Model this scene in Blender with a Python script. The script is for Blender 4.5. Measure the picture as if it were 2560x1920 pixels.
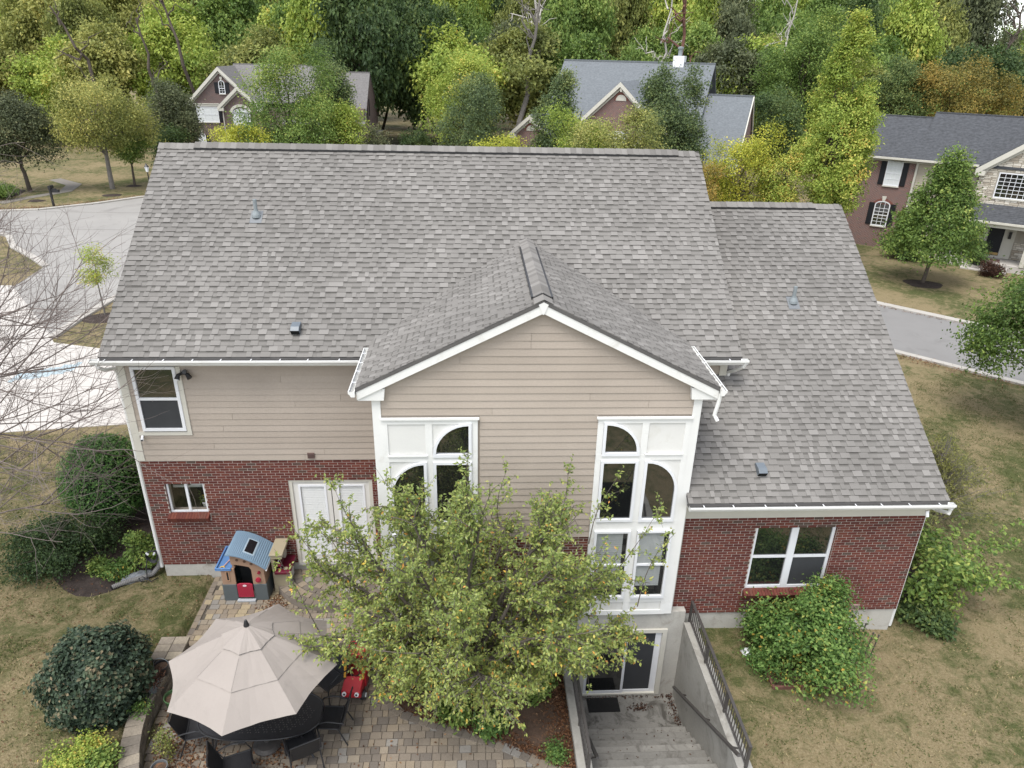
import bpy, math, random
import numpy as np
from mathutils import Matrix, Vector
for o in list(bpy.data.objects): bpy.data.objects.remove(o)
SC = bpy.context.scene
COL = SC.collection
PI = math.pi
rad = math.radians
# ------------------------------------------------------------------ camera
CAM = np.array([7.7989, -14.7262, 11.8709])
CR = np.array([0.998494, -0.050688, 0.020970])
CU = np.array([0.002415, 0.422536, 0.906343])
CF = np.array([0.054801, 0.904928, -0.422022])
cam_d = bpy.data.cameras.new("camera"); cam = bpy.data.objects.new("camera", cam_d); COL.objects.link(cam)
M = Matrix(((CR[0], CU[0], -CF[0], CAM[0]), (CR[1], CU[1], -CF[1], CAM[1]), (CR[2], CU[2], -CF[2], CAM[2]), (0, 0, 0, 1)))
cam.matrix_world = M
cam_d.sensor_width = 36; cam_d.lens = 1776.92 / 2560 * 36
cam_d.clip_start = 0.1; cam_d.clip_end = 2000
SC.camera = cam
# ------------------------------------------------------------------ sky and sun (bright overcast afternoon)
SUN_EL, SUN_AZ = rad(66), rad(218)         # azimuth clockwise from +Y: soft light from behind the camera's left
W = bpy.data.worlds.new("World"); SC.world = W; W.use_nodes = True
nt = W.node_tree; nt.nodes.clear()
sky = nt.nodes.new("ShaderNodeTexSky"); sky.sky_type = 'NISHITA'; sky.sun_disc = False
sky.sun_elevation = SUN_EL; sky.sun_rotation = SUN_AZ; sky.air_density = 1.0; sky.dust_density = 1.0; sky.ozone_density = 1.0
hs = nt.nodes.new("ShaderNodeHueSaturation"); hs.inputs["Saturation"].default_value = 0.30
bg = nt.nodes.new("ShaderNodeBackground"); bg.inputs["Strength"].default_value = 0.15
wo = nt.nodes.new("ShaderNodeOutputWorld")
nt.links.new(sky.outputs[0], hs.inputs["Color"]); nt.links.new(hs.outputs[0], bg.inputs["Color"]); nt.links.new(bg.outputs[0], wo.inputs[0])
sd = bpy.data.lights.new("sun", 'SUN'); sd.energy = 1.5; sd.angle = rad(30); sd.color = (1.0, 0.96, 0.90)
so = bpy.data.objects.new("sun", sd); COL.objects.link(so)
sdir = Vector((math.sin(SUN_AZ) * math.cos(SUN_EL), math.cos(SUN_AZ) * math.cos(SUN_EL), math.sin(SUN_EL)))
so.rotation_euler = sdir.to_track_quat('Z', 'Y').to_euler(); so.location = (0, -20, 40)
vs = SC.view_settings; vs.view_transform = 'Standard'; vs.look = 'None'; vs.gamma = 1; vs.use_curve_mapping = False
vs.exposure = 1.3
# ------------------------------------------------------------------ helpers
R = random.Random(7)
RN = np.random.default_rng(11)
def lerp(a, b, t): return a + (b - a) * t
def sm(t): t = min(max(t, 0), 1); return t * t * (3 - 2 * t)
def px(P):                                   # projected position in the 2560 x 1920 photograph, used only to choose which pieces show largest
    d = np.asarray(P, float) - CAM; z = d @ CF
    return 1280 + 1776.92 * (d @ CR) / z, 960 - 1776.92 * (d @ CU) / z, z
class MB:
    def __init__(s): s.v = []; s.f = []; s.t = []; s.tone = .5
    def add(s, vs, fs):
        n = len(s.v); s.v += [tuple(map(float, v)) for v in vs]
        for f in fs: s.f.append(tuple(i + n for i in f)); s.t.append(s.tone)
        return s
    def box(s, x0, x1, y0, y1, z0, z1, M=None):
        vs = [(x, y, z) for z in (z0, z1) for y in (y0, y1) for x in (x0, x1)]
        if M is not None: vs = [tuple(M @ Vector(v)) for v in vs]
        return s.add(vs, [(0, 2, 3, 1), (4, 5, 7, 6), (0, 1, 5, 4), (2, 6, 7, 3), (0, 4, 6, 2), (1, 3, 7, 5)])
    def bar(s, a, b, w, h=None, up=(0, 0, 1)):   # rectangular bar from a to b
        h = h or w; a = Vector(a); b = Vector(b); d = (b - a).normalized(); u = Vector(up)
        if abs(d.dot(u)) > .98: u = Vector((0, 1, 0))
        sx = d.cross(u).normalized() * w / 2; sz = sx.cross(d).normalized() * h / 2
        vs = [p + sx * i + sz * j for p in (a, b) for i, j in ((-1, -1), (1, -1), (1, 1), (-1, 1))]
        return s.add(vs, [(0, 1, 2, 3), (7, 6, 5, 4), (0, 4, 5, 1), (1, 5, 6, 2), (2, 6, 7, 3), (3, 7, 4, 0)])
    def tube(s, pts, r, n=8, cap=True):
        pts = [Vector(p) for p in pts]; k = len(pts); rr = r if hasattr(r, '__len__') else [r] * k
        ref = Vector((0, 0, 1)); vs = []
        for i, p in enumerate(pts):
            d = (pts[min(i + 1, k - 1)] - pts[max(i - 1, 0)]).normalized()
            u = ref if abs(d.dot(ref)) < .95 else Vector((1, 0, 0))
            a = d.cross(u).normalized(); b = d.cross(a)
            if i and (a.dot(pa) < 0): a, b = -a, -b
            pa = a
            vs += [p + (a * math.cos(2 * PI * j / n) + b * math.sin(2 * PI * j / n)) * rr[i] for j in range(n)]
        fs = [(i * n + j, i * n + (j + 1) % n, (i + 1) * n + (j + 1) % n, (i + 1) * n + j) for i in range(k - 1) for j in range(n)]
        if cap: fs += [tuple(range(n))[::-1], tuple((k - 1) * n + j for j in range(n))]
        return s.add(vs, fs)
    def lathe(s, prof, n=16, c=(0, 0, 0), close=True):   # prof: (radius, z)
        vs = [(c[0] + r * math.cos(2 * PI * j / n), c[1] + r * math.sin(2 * PI * j / n), c[2] + z) for r, z in prof for j in range(n)]
        k = len(prof); fs = [(i * n + j, i * n + (j + 1) % n, (i + 1) * n + (j + 1) % n, (i + 1) * n + j) for i in range(k - 1) for j in range(n)]
        if close: fs += [tuple(range(n))[::-1], tuple((k - 1) * n + j for j in range(n))]
        return s.add(vs, fs)
    def prism(s, poly, d0, d1, axis='z'):    # polygon extruded along an axis; poly in the two other axes' order
        n = len(poly)
        def P(a, b, d): return (a, b, d) if axis == 'z' else ((a, d, b) if axis == 'y' else (d, a, b))
        vs = [P(a, b, d0) for a, b in poly] + [P(a, b, d1) for a, b in poly]
        return s.add(vs, [tuple(range(n))[::-1], tuple(range(n, 2 * n))] + [(i, (i + 1) % n, (i + 1) % n + n, i + n) for i in range(n)])
    def quad(s, *vs): return s.add(vs, [tuple(range(len(vs)))])
    def mesh(s, name, mat, smooth=False):
        me = bpy.data.meshes.new(name); me.from_pydata(s.v, [], s.f)
        if len(set(s.t)) > 1 or (s.t and s.t[0] != .5):
            at = me.attributes.new("tone", 'FLOAT', 'FACE'); at.data.foreach_set("value", np.array(s.t, np.float32))
        if smooth: me.polygons.foreach_set("use_smooth", [True] * len(me.polygons))
        if mat is not None: me.materials.append(mat)
        me.validate(); me.update(); return me
    def build(s, name, mat, parent=None, smooth=False, bevel=0):
        o = bpy.data.objects.new(name, s.mesh(name, mat, smooth)); COL.objects.link(o); adopt(o, parent)
        import bmesh
        bm = bmesh.new(); bm.from_mesh(o.data); bmesh.ops.recalc_face_normals(bm, faces=bm.faces)
        if bevel:
            bmesh.ops.bevel(bm, geom=[e for e in bm.edges if e.calc_face_angle(0) > .5], offset=bevel, segments=2, affect='EDGES', profile=.5)
        bm.to_mesh(o.data); bm.free()
        return o
WINV = {}
def adopt(o, parent):
    if parent is not None:
        o.parent = parent; inv = WINV.get(parent.name)
        if inv is not None: o.matrix_parent_inverse = inv
def thing(name, label, cat, loc=(0, 0, 0), group=None, rotz=0, world=True):
    o = bpy.data.objects.new(name, None); COL.objects.link(o); o.empty_display_size = .2
    o.location = loc; o.rotation_euler = (0, 0, rotz); o["label"] = label; o["category"] = cat
    if group: o["group"] = group
    if world: WINV[o.name] = (Matrix.Translation(loc) @ Matrix.Rotation(rotz, 4, 'Z')).inverted()
    return o
def tag(o, label=None, cat=None, group=None, kind=None):
    if label: o["label"] = label
    if cat: o["category"] = cat
    if group: o["group"] = group
    if kind: o["kind"] = kind
    return o
def struct(o, label=None): o["kind"] = "structure"; return tag(o, label) if label else o
def copy_tree(o, parent=None):
    c = o.copy(); COL.objects.link(c)
    if parent is not None: c.parent = parent; c.matrix_parent_inverse = o.matrix_parent_inverse
    for ch in o.children: copy_tree(ch, c)
    return c
def np_mesh(name, verts, quads, mat, tone=None, smooth=False):
    me = bpy.data.meshes.new(name); n, k = len(quads), quads.shape[1]
    me.vertices.add(len(verts)); me.vertices.foreach_set("co", np.asarray(verts, np.float32).ravel())
    me.loops.add(n * k); me.loops.foreach_set("vertex_index", quads.astype(np.int32).ravel())
    me.polygons.add(n); me.polygons.foreach_set("loop_start", np.arange(0, n * k, k, dtype=np.int32))
    if tone is not None:
        at = me.attributes.new("tone", 'FLOAT', 'FACE'); at.data.foreach_set("value", np.asarray(tone, np.float32))
    me.polygons.foreach_set("use_smooth", np.full(n, bool(smooth)))
    if mat is not None: me.materials.append(mat)
    me.update(calc_edges=True); return me
def obj(name, me, parent=None):
    o = bpy.data.objects.new(name, me); COL.objects.link(o); adopt(o, parent); return o
def pieces(name, types, place, parent, mat, limit=300, hide=None):
    """types: list of MB unit pieces; place: list of (type, 4x4). The pieces that show largest become objects, the rest one joined part."""
    key = []
    for i, (t, m) in enumerate(place):
        u, v, d = px(np.array(m)[:3, 3]); out = not (-20 < u < 2580 and -20 < v < 1940)
        key.append((out or (hide is not None and hide(u, v)), d, i))
    key.sort(); pick = [i for h, d, i in key[:limit] if not h]; ps = set(pick)
    mes = {}
    for i in pick:
        t, m = place[i]
        if t not in mes: mes[t] = types[t].mesh(name, mat)
        o = bpy.data.objects.new(name, mes[t]); COL.objects.link(o); o.parent = parent
        o.matrix_basis = (WINV[parent.name] if parent.name in WINV else Matrix.Identity(4)) @ m
    rest = [place[i] for i in range(len(place)) if i not in ps]
    if rest:
        V = []; F = []; T = []; n = 0
        by = {}
        for t, m in rest: by.setdefault(t, []).append(np.array(m))
        for t, ms in by.items():
            v = np.array(types[t].v); v1 = np.c_[v, np.ones(len(v))]; ms = np.array(ms)
            w = np.einsum('kij,nj->kni', ms, v1)[:, :, :3].reshape(-1, 3)
            f = np.array(types[t].f); ff = (f[None] + (np.arange(len(ms)) * len(v))[:, None, None]).reshape(-1, 4) + n
            V.append(w); F.append(ff); T.append(np.tile(np.array(types[t].t), len(ms))); n += len(w)
        o = obj(name + "_field", np_mesh(name + "_field", np.concatenate(V), np.concatenate(F), mat, np.concatenate(T)), parent)
        o["kind"] = "stuff"
def frame(o, ex, ey, ez, s=(1, 1, 1)):
    ex, ey, ez = [Vector(a) * k for a, k in zip((ex, ey, ez), s)]
    return Matrix(((ex.x, ey.x, ez.x, o[0]), (ex.y, ey.y, ez.y, o[1]), (ex.z, ey.z, ez.z, o[2]), (0, 0, 0, 1)))
def ubox(tone, c=.03):                              # unit piece: face size 1 x 1, proud by 1, chamfered rim, no back
    m = MB(); m.tone = tone
    vs = [(-.5, -.5, 0), (.5, -.5, 0), (.5, .5, 0), (-.5, .5, 0), (-.5 + c, -.5 + 2 * c, 1), (.5 - c, -.5 + 2 * c, 1), (.5 - c, .5 - 2 * c, 1), (-.5 + c, .5 - 2 * c, 1)]
    return m.add(vs, [(4, 5, 6, 7), (0, 1, 5, 4), (1, 2, 6, 5), (2, 3, 7, 6), (3, 0, 4, 7)])
# ------------------------------------------------------------------ materials
MATS = {}
def nodes(name):
    m = bpy.data.materials.new(name); m.use_nodes = True; t = m.node_tree
    return m, t, t.nodes, t.links, t.nodes["Principled BSDF"]
def noise(N, L, scale, detail=4, rough=.6, co=None, dist=0):
    n = N.new("ShaderNodeTexNoise"); n.inputs["Scale"].default_value = scale; n.inputs["Detail"].default_value = detail
    n.inputs["Roughness"].default_value = rough; n.inputs["Distortion"].default_value = dist
    if co is not None: L.new(co, n.inputs["Vector"])
    return n
def ramp(N, L, fac, stops, interp='LINEAR'):
    r = N.new("ShaderNodeValToRGB"); cr = r.color_ramp; cr.interpolation = interp
    while len(cr.elements) < len(stops): cr.elements.new(.5)
    for e, (p, c) in zip(cr.elements, stops): e.position = p; e.color = (*c, 1)
    L.new(fac, r.inputs[0]); return r
def mixc(N, L, fac, a, b, mode='MIX'):
    x = N.new("ShaderNodeMix"); x.data_type = 'RGBA'; x.blend_type = mode
    for s, i in ((fac, 0), (a, 6), (b, 7)):
        if hasattr(s, 'is_linked') or hasattr(s, 'links'): L.new(s, x.inputs[i])
        elif i == 0: x.inputs[0].default_value = s
        else: x.inputs[i].default_value = (*s, 1)
    return x.outputs[2]
def wco(N, L):                                # world position, so that joined pieces and copies never repeat
    g = N.new("ShaderNodeNewGeometry"); return g.outputs["Position"]
def bump(N, L, B, h, strength=.3, dist=.01):
    b = N.new("ShaderNodeBump"); b.inputs["Strength"].default_value = strength; b.inputs["Distance"].default_value = dist
    L.new(h, b.inputs["Height"]); L.new(b.outputs[0], B.inputs["Normal"])
def mat(name, c, rough=.6, var=.15, scale=3.0, fine=40.0, bmp=.15, spec=.3, metal=0, dirt=None):
    """plain surface with large- and small-scale tonal variation"""
    if name in MATS: return MATS[name]
    m, t, N, L, B = nodes(name); co = wco(N, L)
    a = noise(N, L, scale, 5, .65, co); b = noise(N, L, fine, 3, .6, co)
    lo = [max(x * (1 - var), 0) for x in c]; hi = [min(x * (1 + var), 1) for x in c]
    r = ramp(N, L, a.outputs[0], [(.3, lo), (.7, hi)])
    col = mixc(N, L, .35, r.outputs[0], ramp(N, L, b.outputs[0], [(.3, lo), (.7, hi)]).outputs[0])
    if dirt:
        d = noise(N, L, dirt[1], 6, .7, co, 1.0); dr = ramp(N, L, d.outputs[0], [(dirt[2], (0, 0, 0)), (dirt[2] + .16, (1, 1, 1))])
        col = mixc(N, L, dr.outputs[0], col, dirt[0])
    L.new(col, B.inputs["Base Color"]); B.inputs["Roughness"].default_value = rough; B.inputs["Metallic"].default_value = metal
    B.inputs["Specular IOR Level"].default_value = spec
    if bmp: bump(N, L, B, b.outputs[0], bmp, .006)
    MATS[name] = m; return m
def tmat(name, stops, rough=.8, fine=60., var=.12, bmp=.2, spec=.2, big=None):
    """surface whose tone comes from each piece's own 'tone' value"""
    if name in MATS: return MATS[name]
    m, t, N, L, B = nodes(name); co = wco(N, L)
    a = N.new("ShaderNodeAttribute"); a.attribute_name = "tone"
    r = ramp(N, L, a.outputs["Fac"], stops); b = noise(N, L, fine, 4, .7, co)
    k = ramp(N, L, b.outputs[0], [(.25, (1 - var,) * 3), (.75, (1 + var,) * 3)])
    col = mixc(N, L, 1.0, r.outputs[0], k.outputs[0], 'MULTIPLY')
    if big:
        g = noise(N, L, big[0], 5, .6, co); k2 = ramp(N, L, g.outputs[0], [(.3, (1 - big[1],) * 3), (.7, (1 + big[1],) * 3)])
        col = mixc(N, L, 1.0, col, k2.outputs[0], 'MULTIPLY')
    L.new(col, B.inputs["Base Color"]); B.inputs["Roughness"].default_value = rough; B.inputs["Specular IOR Level"].default_value = spec
    if bmp: bump(N, L, B, b.outputs[0], bmp, .004)
    MATS[name] = m; return m
def leafmat(name, stops, trans=.3, rough=.55, spec=.3):
    if name in MATS: return MATS[name]
    m, t, N, L, B = nodes(name)
    a = N.new("ShaderNodeAttribute"); a.attribute_name = "tone"
    r = ramp(N, L, a.outputs["Fac"], stops)
    L.new(r.outputs[0], B.inputs["Base Color"]); B.inputs["Roughness"].default_value = rough; B.inputs["Specular IOR Level"].default_value = spec
    tr = N.new("ShaderNodeBsdfTranslucent"); L.new(r.outputs[0], tr.inputs[0])
    mx = N.new("ShaderNodeMixShader"); mx.inputs[0].default_value = trans
    L.new(B.outputs[0], mx.inputs[1]); L.new(tr.outputs[0], mx.inputs[2]); L.new(mx.outputs[0], N["Material Output"].inputs[0])
    MATS[name] = m; return m
def glassmat(name, refl=.2, tint=.75):
    m, t, N, L, B = nodes(name); N.remove(B); co = wco(N, L)
    tr = N.new("ShaderNodeBsdfTransparent"); tr.inputs[0].default_value = (tint, tint, tint * .98, 1)
    gl = N.new("ShaderNodeBsdfGlossy"); gl.inputs["Roughness"].default_value = .02; gl.inputs[0].default_value = (.95, .97, .95, 1)
    n = noise(N, L, 1.3, 2, .5, co); b = N.new("ShaderNodeBump"); b.inputs["Strength"].default_value = .05; b.inputs["Distance"].default_value = .05
    L.new(n.outputs[0], b.inputs["Height"]); L.new(b.outputs[0], gl.inputs["Normal"])
    mx = N.new("ShaderNodeMixShader"); mx.inputs[0].default_value = refl
    L.new(tr.outputs[0], mx.inputs[1]); L.new(gl.outputs[0], mx.inputs[2]); L.new(mx.outputs[0], N["Material Output"].inputs[0])
    return m
GLASS = glassmat("window_glass", .10, .92)
WHITE = mat("white_paint", (.69, .69, .67), .5, .05, 2, 60, .05, .3, dirt=((.56, .545, .505), 1.1, .56))
VINYL = mat("white_vinyl", (.68, .69, .71), .35, .02, 3, 50, .03, .4)
CREAM = mat("cream_trim", (.52, .50, .44), .5, .05, 2, 40, .05, .3)
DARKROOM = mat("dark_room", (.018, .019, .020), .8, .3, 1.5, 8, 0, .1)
SCREEN = mat("insect_screen", (.045, .047, .050), .7, .1, 4, 200, .1, .2)
CONC = mat("concrete", (.40, .385, .35), .85, .14, 1.6, 30, .25, .2, dirt=((.27, .25, .215), 1.4, .55))
MORTAR = mat("mortar", (.40, .36, .32), .9, .12, 4, 80, .3, .1)
BLACKM = mat("black_metal", (.020, .020, .022), .4, .2, 6, 60, .05, .4)
BRONZE = mat("bronze_metal", (.055, .050, .047), .45, .15, 6, 60, .05, .4)
BRICKM = tmat("brick_clay", [(0, (.090, .030, .025)), (.35, (.118, .038, .030)), (.62, (.150, .051, .036)), (.72, (.092, .054, .043)), (1, (.084, .062, .052))], .85, 70, .22, .35, .15, (1.2, .12))
SHINGM = tmat("roof_shingle", [(0, (.050, .047, .043)), (.5, (.160, .152, .142)), (1, (.240, .229, .216))], .92, 130, .16, .5, .15, (.33, .13))
SIDING = tmat("siding_paint", [(0, (.320, .274, .230)), (1, (.392, .339, .289))], .6, 25, .06, .08, .25, (.6, .07))
BARK = mat("bark", (.085, .070, .058), .9, .3, 6, 40, .6, .1)
BARKG = mat("grey_bark", (.17, .155, .14), .9, .25, 5, 40, .5, .1)
# ------------------------------------------------------------------ terrain, streets, lawns
PATIO_Z = -.40
def hz(x, y):
    h = -.36 - .64 * sm((x - 12) / 16)
    h += .30 * sm((-1.6 - y) / 1.4) * sm((1.25 - x) / .25) * sm((x + 9) / 6)          # raised bed left of the patio
    if 1.15 < x < 9.9 and -9 < y < .05: h = min(h, -.47)                                # excavated under the pavers
    return h
def lawnmat():
    m, t, N, L, B = nodes("lawn"); co = wco(N, L)
    a = noise(N, L, .22, 6, .62, co, .6); b = noise(N, L, 2.4, 6, .72, co, .8); c = noise(N, L, 24, 5, .78, co); d = noise(N, L, 70, 3, .7, co)
    dry = ramp(N, L, c.outputs[0], [(.25, (.115, .088, .047)), (.5, (.215, .172, .098)), (.75, (.315, .262, .165))])
    grn = ramp(N, L, c.outputs[0], [(.25, (.036, .046, .017)), (.55, (.080, .090, .034)), (.8, (.15, .145, .065))])
    s = N.new("ShaderNodeMath"); s.operation = 'ADD'; L.new(a.outputs[0], s.inputs[0]); L.new(b.outputs[0], s.inputs[1])
    f = ramp(N, L, s.outputs[0], [(.86, (0, 0, 0)), (1.16, (1, 1, 1))]); f.color_ramp.elements[0].position = .455; f.color_ramp.elements[1].position = .585
    h = N.new("ShaderNodeMath"); h.operation = 'MULTIPLY'; h.inputs[1].default_value = .5; L.new(s.outputs[0], h.inputs[0]); L.new(h.outputs[0], f.inputs[0])
    col = mixc(N, L, f.outputs[0], dry.outputs[0], grn.outputs[0])
    k = ramp(N, L, d.outputs[0], [(.3, (.75, .75, .75)), (.7, (1.2, 1.2, 1.2))]); col = mixc(N, L, 1.0, col, k.outputs[0], 'MULTIPLY')
    L.new(col, B.inputs["Base Color"]); B.inputs["Roughness"].default_value = .95; B.inputs["Specular IOR Level"].default_value = .1
    bump(N, L, B, c.outputs[0], .8, .05); return m
LAWN = lawnmat()
def gridlines(vals, lo, hi, step):
    out = set(vals); x = lo
    while x <= hi: out.add(round(x, 3)); x += step
    return sorted(out)
xs = gridlines([-700, -400, -250, -150, 150, 250, 400, 700, 1.15, 1.25, 9.72, 9.9, 12.72, 12.95], -100, 100, 5) 
xs = sorted(set(xs) | set(np.round(np.arange(-12, 32, 1.0), 2)) | {1.0, 1.1, 1.2})
ys = sorted({-300, -150, -80, -40, 120, 160, 250, 400, 700, 1200, -2.3, .05, .0} | set(np.round(np.arange(-30, 101, 5.0), 2)) | set(np.round(np.arange(-9, 16, .75), 2)))
g = MB(); idx = {}
for j, y in enumerate(ys):
    for i, x in enumerate(xs): idx[i, j] = len(g.v); g.v.append((x, y, hz(x + 1e-4, y)))
for j in range(len(ys) - 1):
    for i in range(len(xs) - 1):
        cx, cy = (xs[i] + xs[i + 1]) / 2, (ys[j] + ys[j + 1]) / 2
        if 9.72 < cx < 12.95 and -9 < cy < -2.3: continue         # stairwell
        if 1 < cx < 17 and .3 < cy < 8: continue                   # under the house
        g.f.append((idx[i, j], idx[i + 1, j], idx[i + 1, j + 1], idx[i, j + 1])); g.t.append(.5)
ground = struct(g.build("ground", LAWN, smooth=True))
# ---- street on the left: a concrete turning bowl with a driveway and kerbs
ROADC = mat("street_concrete", (.26, .25, .235), .85, .10, .35, 14, .2, .2, dirt=((.19, .18, .17), .28, .56))
DRIVE = mat("driveway_concrete", (.44, .415, .385), .85, .07, .6, 20, .15, .2, dirt=((.36, .335, .31), .7, .60))
KERB = mat("kerb_concrete", (.36, .34, .31), .85, .10, 1.2, 25, .2, .2, dirt=((.22, .20, .165), 1.0, .60))
ASPH = mat("road_asphalt", (.19, .185, .18), .9, .08, .5, 60, .3, .2, dirt=((.15, .145, .14), .4, .58))
def sheet(name, poly, z, m, th=.12):
    b = MB(); b.prism(poly, z - th, z, 'z'); return b.build(name, m)
ZL = -.345
st = struct(sheet("street", [(-11.6, 14.5), (-11.5, 19), (-11.3, 23), (-8.5, 29), (-7, 37), (-9, 45), (-14, 51), (-18.5, 52.6), (-21.2, 50.4), (-23.5, 47.5), (-26.8, 44.6), (-33, 43), (-48, 42.5), (-48, 38.5), (-33, 38.6), (-27.5, 38.2), (-24.5, 36.0), (-22.5, 33), (-20, 30.8), (-17.9, 28.5), (-17.5, 25), (-17.6, 14)], ZL, ROADC))
dv = struct(sheet("driveway", [(-22, 6.9), (-8.4, 7.62), (-4.4, 8.2), (-1.0, 8.6), (-1.0, 15.2), (-8.7, 15.3), (-11.0, 16.0), (-11.6, 16.9), (-17.6, 24.5), (-18.3, 24.5), (-24, 14)], ZL + .006, DRIVE))
CHALK = mat("blue_chalk", (.33, .40, .43), .9, .25, 3, 20, .1, .1)
b = MB()
for k in range(9):
    x = -10.6 + k * .22; b.box(x, x + .2, 11.8 + R.uniform(-.15, .1) + k * .12, 12.6 + R.uniform(0, .2) + k * .12, ZL + .0065, ZL + .0105)
b.build("chalk_drawing", CHALK, dv)
b = MB(); b.box(-7.2, -7.18, 7.9, 15.2, ZL + .0065, ZL + .009); b.box(-12, -1.1, 11.3, 11.32, ZL + .0065, ZL + .009)
b.build("control_joint", mat("joint_dirt", (.16, .15, .135), .9), dv)
for x0, y0, x1, y1 in ((-11.4, 20.5, -17.6, 20.7), (-11.2, 26, -18, 26.3), (-8, 31.5, -20.5, 31.8), (-7.5, 38, -27, 38.2), (-8.5, 44, -26.8, 44.1), (-13.6, 15, -13.4, 52), (-17.2, 28, -17.8, 52)):
    b = MB(); b.bar((x0, y0, ZL + .002), (x1, y1, ZL + .002), .045, .006); b.build("slab_joint", mat("joint_dirt2", (.15, .14, .13), .9), st)
rc = random.Random(19)
for q in range(9):
    b = MB(); x, y = rc.uniform(-20, -9), rc.uniform(20, 46); a = rc.uniform(0, 6.28)
    for s_ in range(rc.randrange(5, 11)):
        a += rc.uniform(-.6, .6); nx, ny = x + .5 * math.cos(a), y + .5 * math.sin(a); b.bar((x, y, ZL + .0015), (nx, ny, ZL + .0015), .03, .005); x, y = nx, ny
    b.build("crack", mat("crack_tar", (.10, .095, .09), .9), st)
def kerb(name, pts, w=.45, h=.11, z=None, m=KERB):
    b = MB()
    for (x0, y0), (x1, y1) in zip(pts[:-1], pts[1:]):
        d = Vector((x1 - x0, y1 - y0, 0)).normalized(); n = Vector((-d.y, d.x, 0)) * w / 2
        za, zb = (hz(x0, y0) if z is None else z), (hz(x1, y1) if z is None else z)
        vs = [(x0 + n.x, y0 + n.y, za - .1), (x0 - n.x, y0 - n.y, za - .1), (x1 - n.x, y1 - n.y, zb - .1), (x1 + n.x, y1 + n.y, zb - .1)]
        b.add(vs + [(a[0], a[1], a[2] + .1 + h) for a in vs], [(4, 5, 6, 7), (0, 1, 5, 4), (1, 2, 6, 5), (2, 3, 7, 6), (3, 0, 4, 7)])
    return struct(b.build(name, m, bevel=.02))
kerb("kerb", [(-11.35, 16.6), (-11.35, 19), (-11.1, 22.8), (-8.4, 28.6), (-6.8, 37)], .4)
kerb("kerb", [(-14, 51.2), (-18.5, 52.8), (-21.4, 50.6), (-23.7, 47.7), (-27, 44.8), (-33, 43.2)], .4)
kerb("kerb", [(-33, 38.4), (-27.4, 38.0), (-24.2, 35.8), (-22.2, 32.8), (-19.8, 30.5), (-17.8, 28.3)], .4)
sheet_l = struct(sheet("lawn_patch", [(-48, 38.2), (-33, 38.2), (-27.6, 37.8), (-24.6, 35.6), (-22.6, 32.6), (-20.2, 30.2), (-18.2, 27.8), (-19.5, 25.8), (-48, 24)], ZL + .02, LAWN))
# ---- asphalt road on the right
def offset(pts, d):
    out = []
    for i, (x, y) in enumerate(pts):
        a = pts[max(i - 1, 0)]; c = pts[min(i + 1, len(pts) - 1)]; t = Vector((c[0] - a[0], c[1] - a[1])).normalized(); out.append((x - t.y * d, y + t.x * d))
    return out
cl = [(62, -14), (50, -1.2), (42, 7.5), (36, 14.0), (30, 20.0), (26.5, 23.5), (21, 28.5), (12, 33.5), (2, 36), (-8, 37)]
lo, hi = offset(cl, 3.5), offset(cl, -3.5)
ROADZ = -.97
b = MB()
for i in range(len(cl) - 1):
    za = hz(*cl[i]) + .02; zb = hz(*cl[i + 1]) + .02
    b.quad((*lo[i], za), (*hi[i], za), (*hi[i + 1], zb), (*lo[i + 1], zb))
struct(b.build("road", ASPH))
kerb("kerb", offset(cl, 3.65)[:8], .35, .10); kerb("kerb", offset(cl, -3.7)[:8], .5, .12)
b = MB(); walk = [(39.6, 35.2), (43.2, 32.2), (46.4, 29.6)]
for (x0, y0), (x1, y1) in zip(walk[:-1], walk[1:]): b.quad((x0, y0, -.975), (x1, y1, -.975), (x1 + .75, y1 + .9, -.975), (x0 + .75, y0 + .9, -.975))
struct(b.build("front_walk", DRIVE))
b = MB(); b.prism([(-31, 47.2), (-30, 50), (-28.5, 53), (-29.5, 57), (-33, 60), (-33.6, 59), (-30.6, 56.2), (-29.6, 53), (-31, 50.2), (-32.2, 47.4)], -.5, -.335)
struct(b.build("garden_path", mat("path_stone", (.17, .155, .135), .9, .2, 3, 20, .3)))
MULCH = mat("dark_mulch", (.045, .036, .032), .95, .5, 5, 30, 1.0, .1, dirt=((.16, .085, .05), 9, .60))
def blob(cx, cy, rx, ry, n=26, j=.12, seed=1):
    r = random.Random(seed); ph = r.uniform(0, 6)
    return [(cx + rx * math.cos(2 * PI * k / n) * (1 + j * math.sin(3 * 2 * PI * k / n + ph) + r.uniform(-j, j) * .3), cy + ry * math.sin(2 * PI * k / n) * (1 + j * math.cos(2 * 2 * PI * k / n + ph))) for k in range(n)]
def mulch(cx, cy, rx, ry, seed, h=.05, z=None):
    b = MB(); poly = blob(cx, cy, rx, ry, seed=seed); zz = hz(cx, cy) if z is None else z
    n = len(poly); vs = [(x, y, zz - .03) for x, y in poly] + [(cx + (x - cx) * .75, cy + (y - cy) * .75, zz + h) for x, y in poly] + [(cx, cy, zz + h * 1.2)]
    b.add(vs, [(i, (i + 1) % n, n + (i + 1) % n, n + i) for i in range(n)] + [(n + i, n + (i + 1) % n, 2 * n) for i in range(n)])
    return struct(b.build("mulch_bed", MULCH, smooth=True))
mulch(36.6, 27.9, 1.25, 1.1, 3); mulch(46.6, 27.3, 3.0, 1.6, 4); mulch(-10.3, 19.3, 1.2, .8, 5)
mulch(-24.2, 51.4, .9, .7, 6); mulch(-24.4, 56.3, .8, .6, 7); mulch(-29.2, 48.5, .8, .6, 8); mulch(-1.7, 1.8, 1.9, 2.6, 9, .03); mulch(-33.5, 51.5, 1.6, 2.2, 10)
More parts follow.
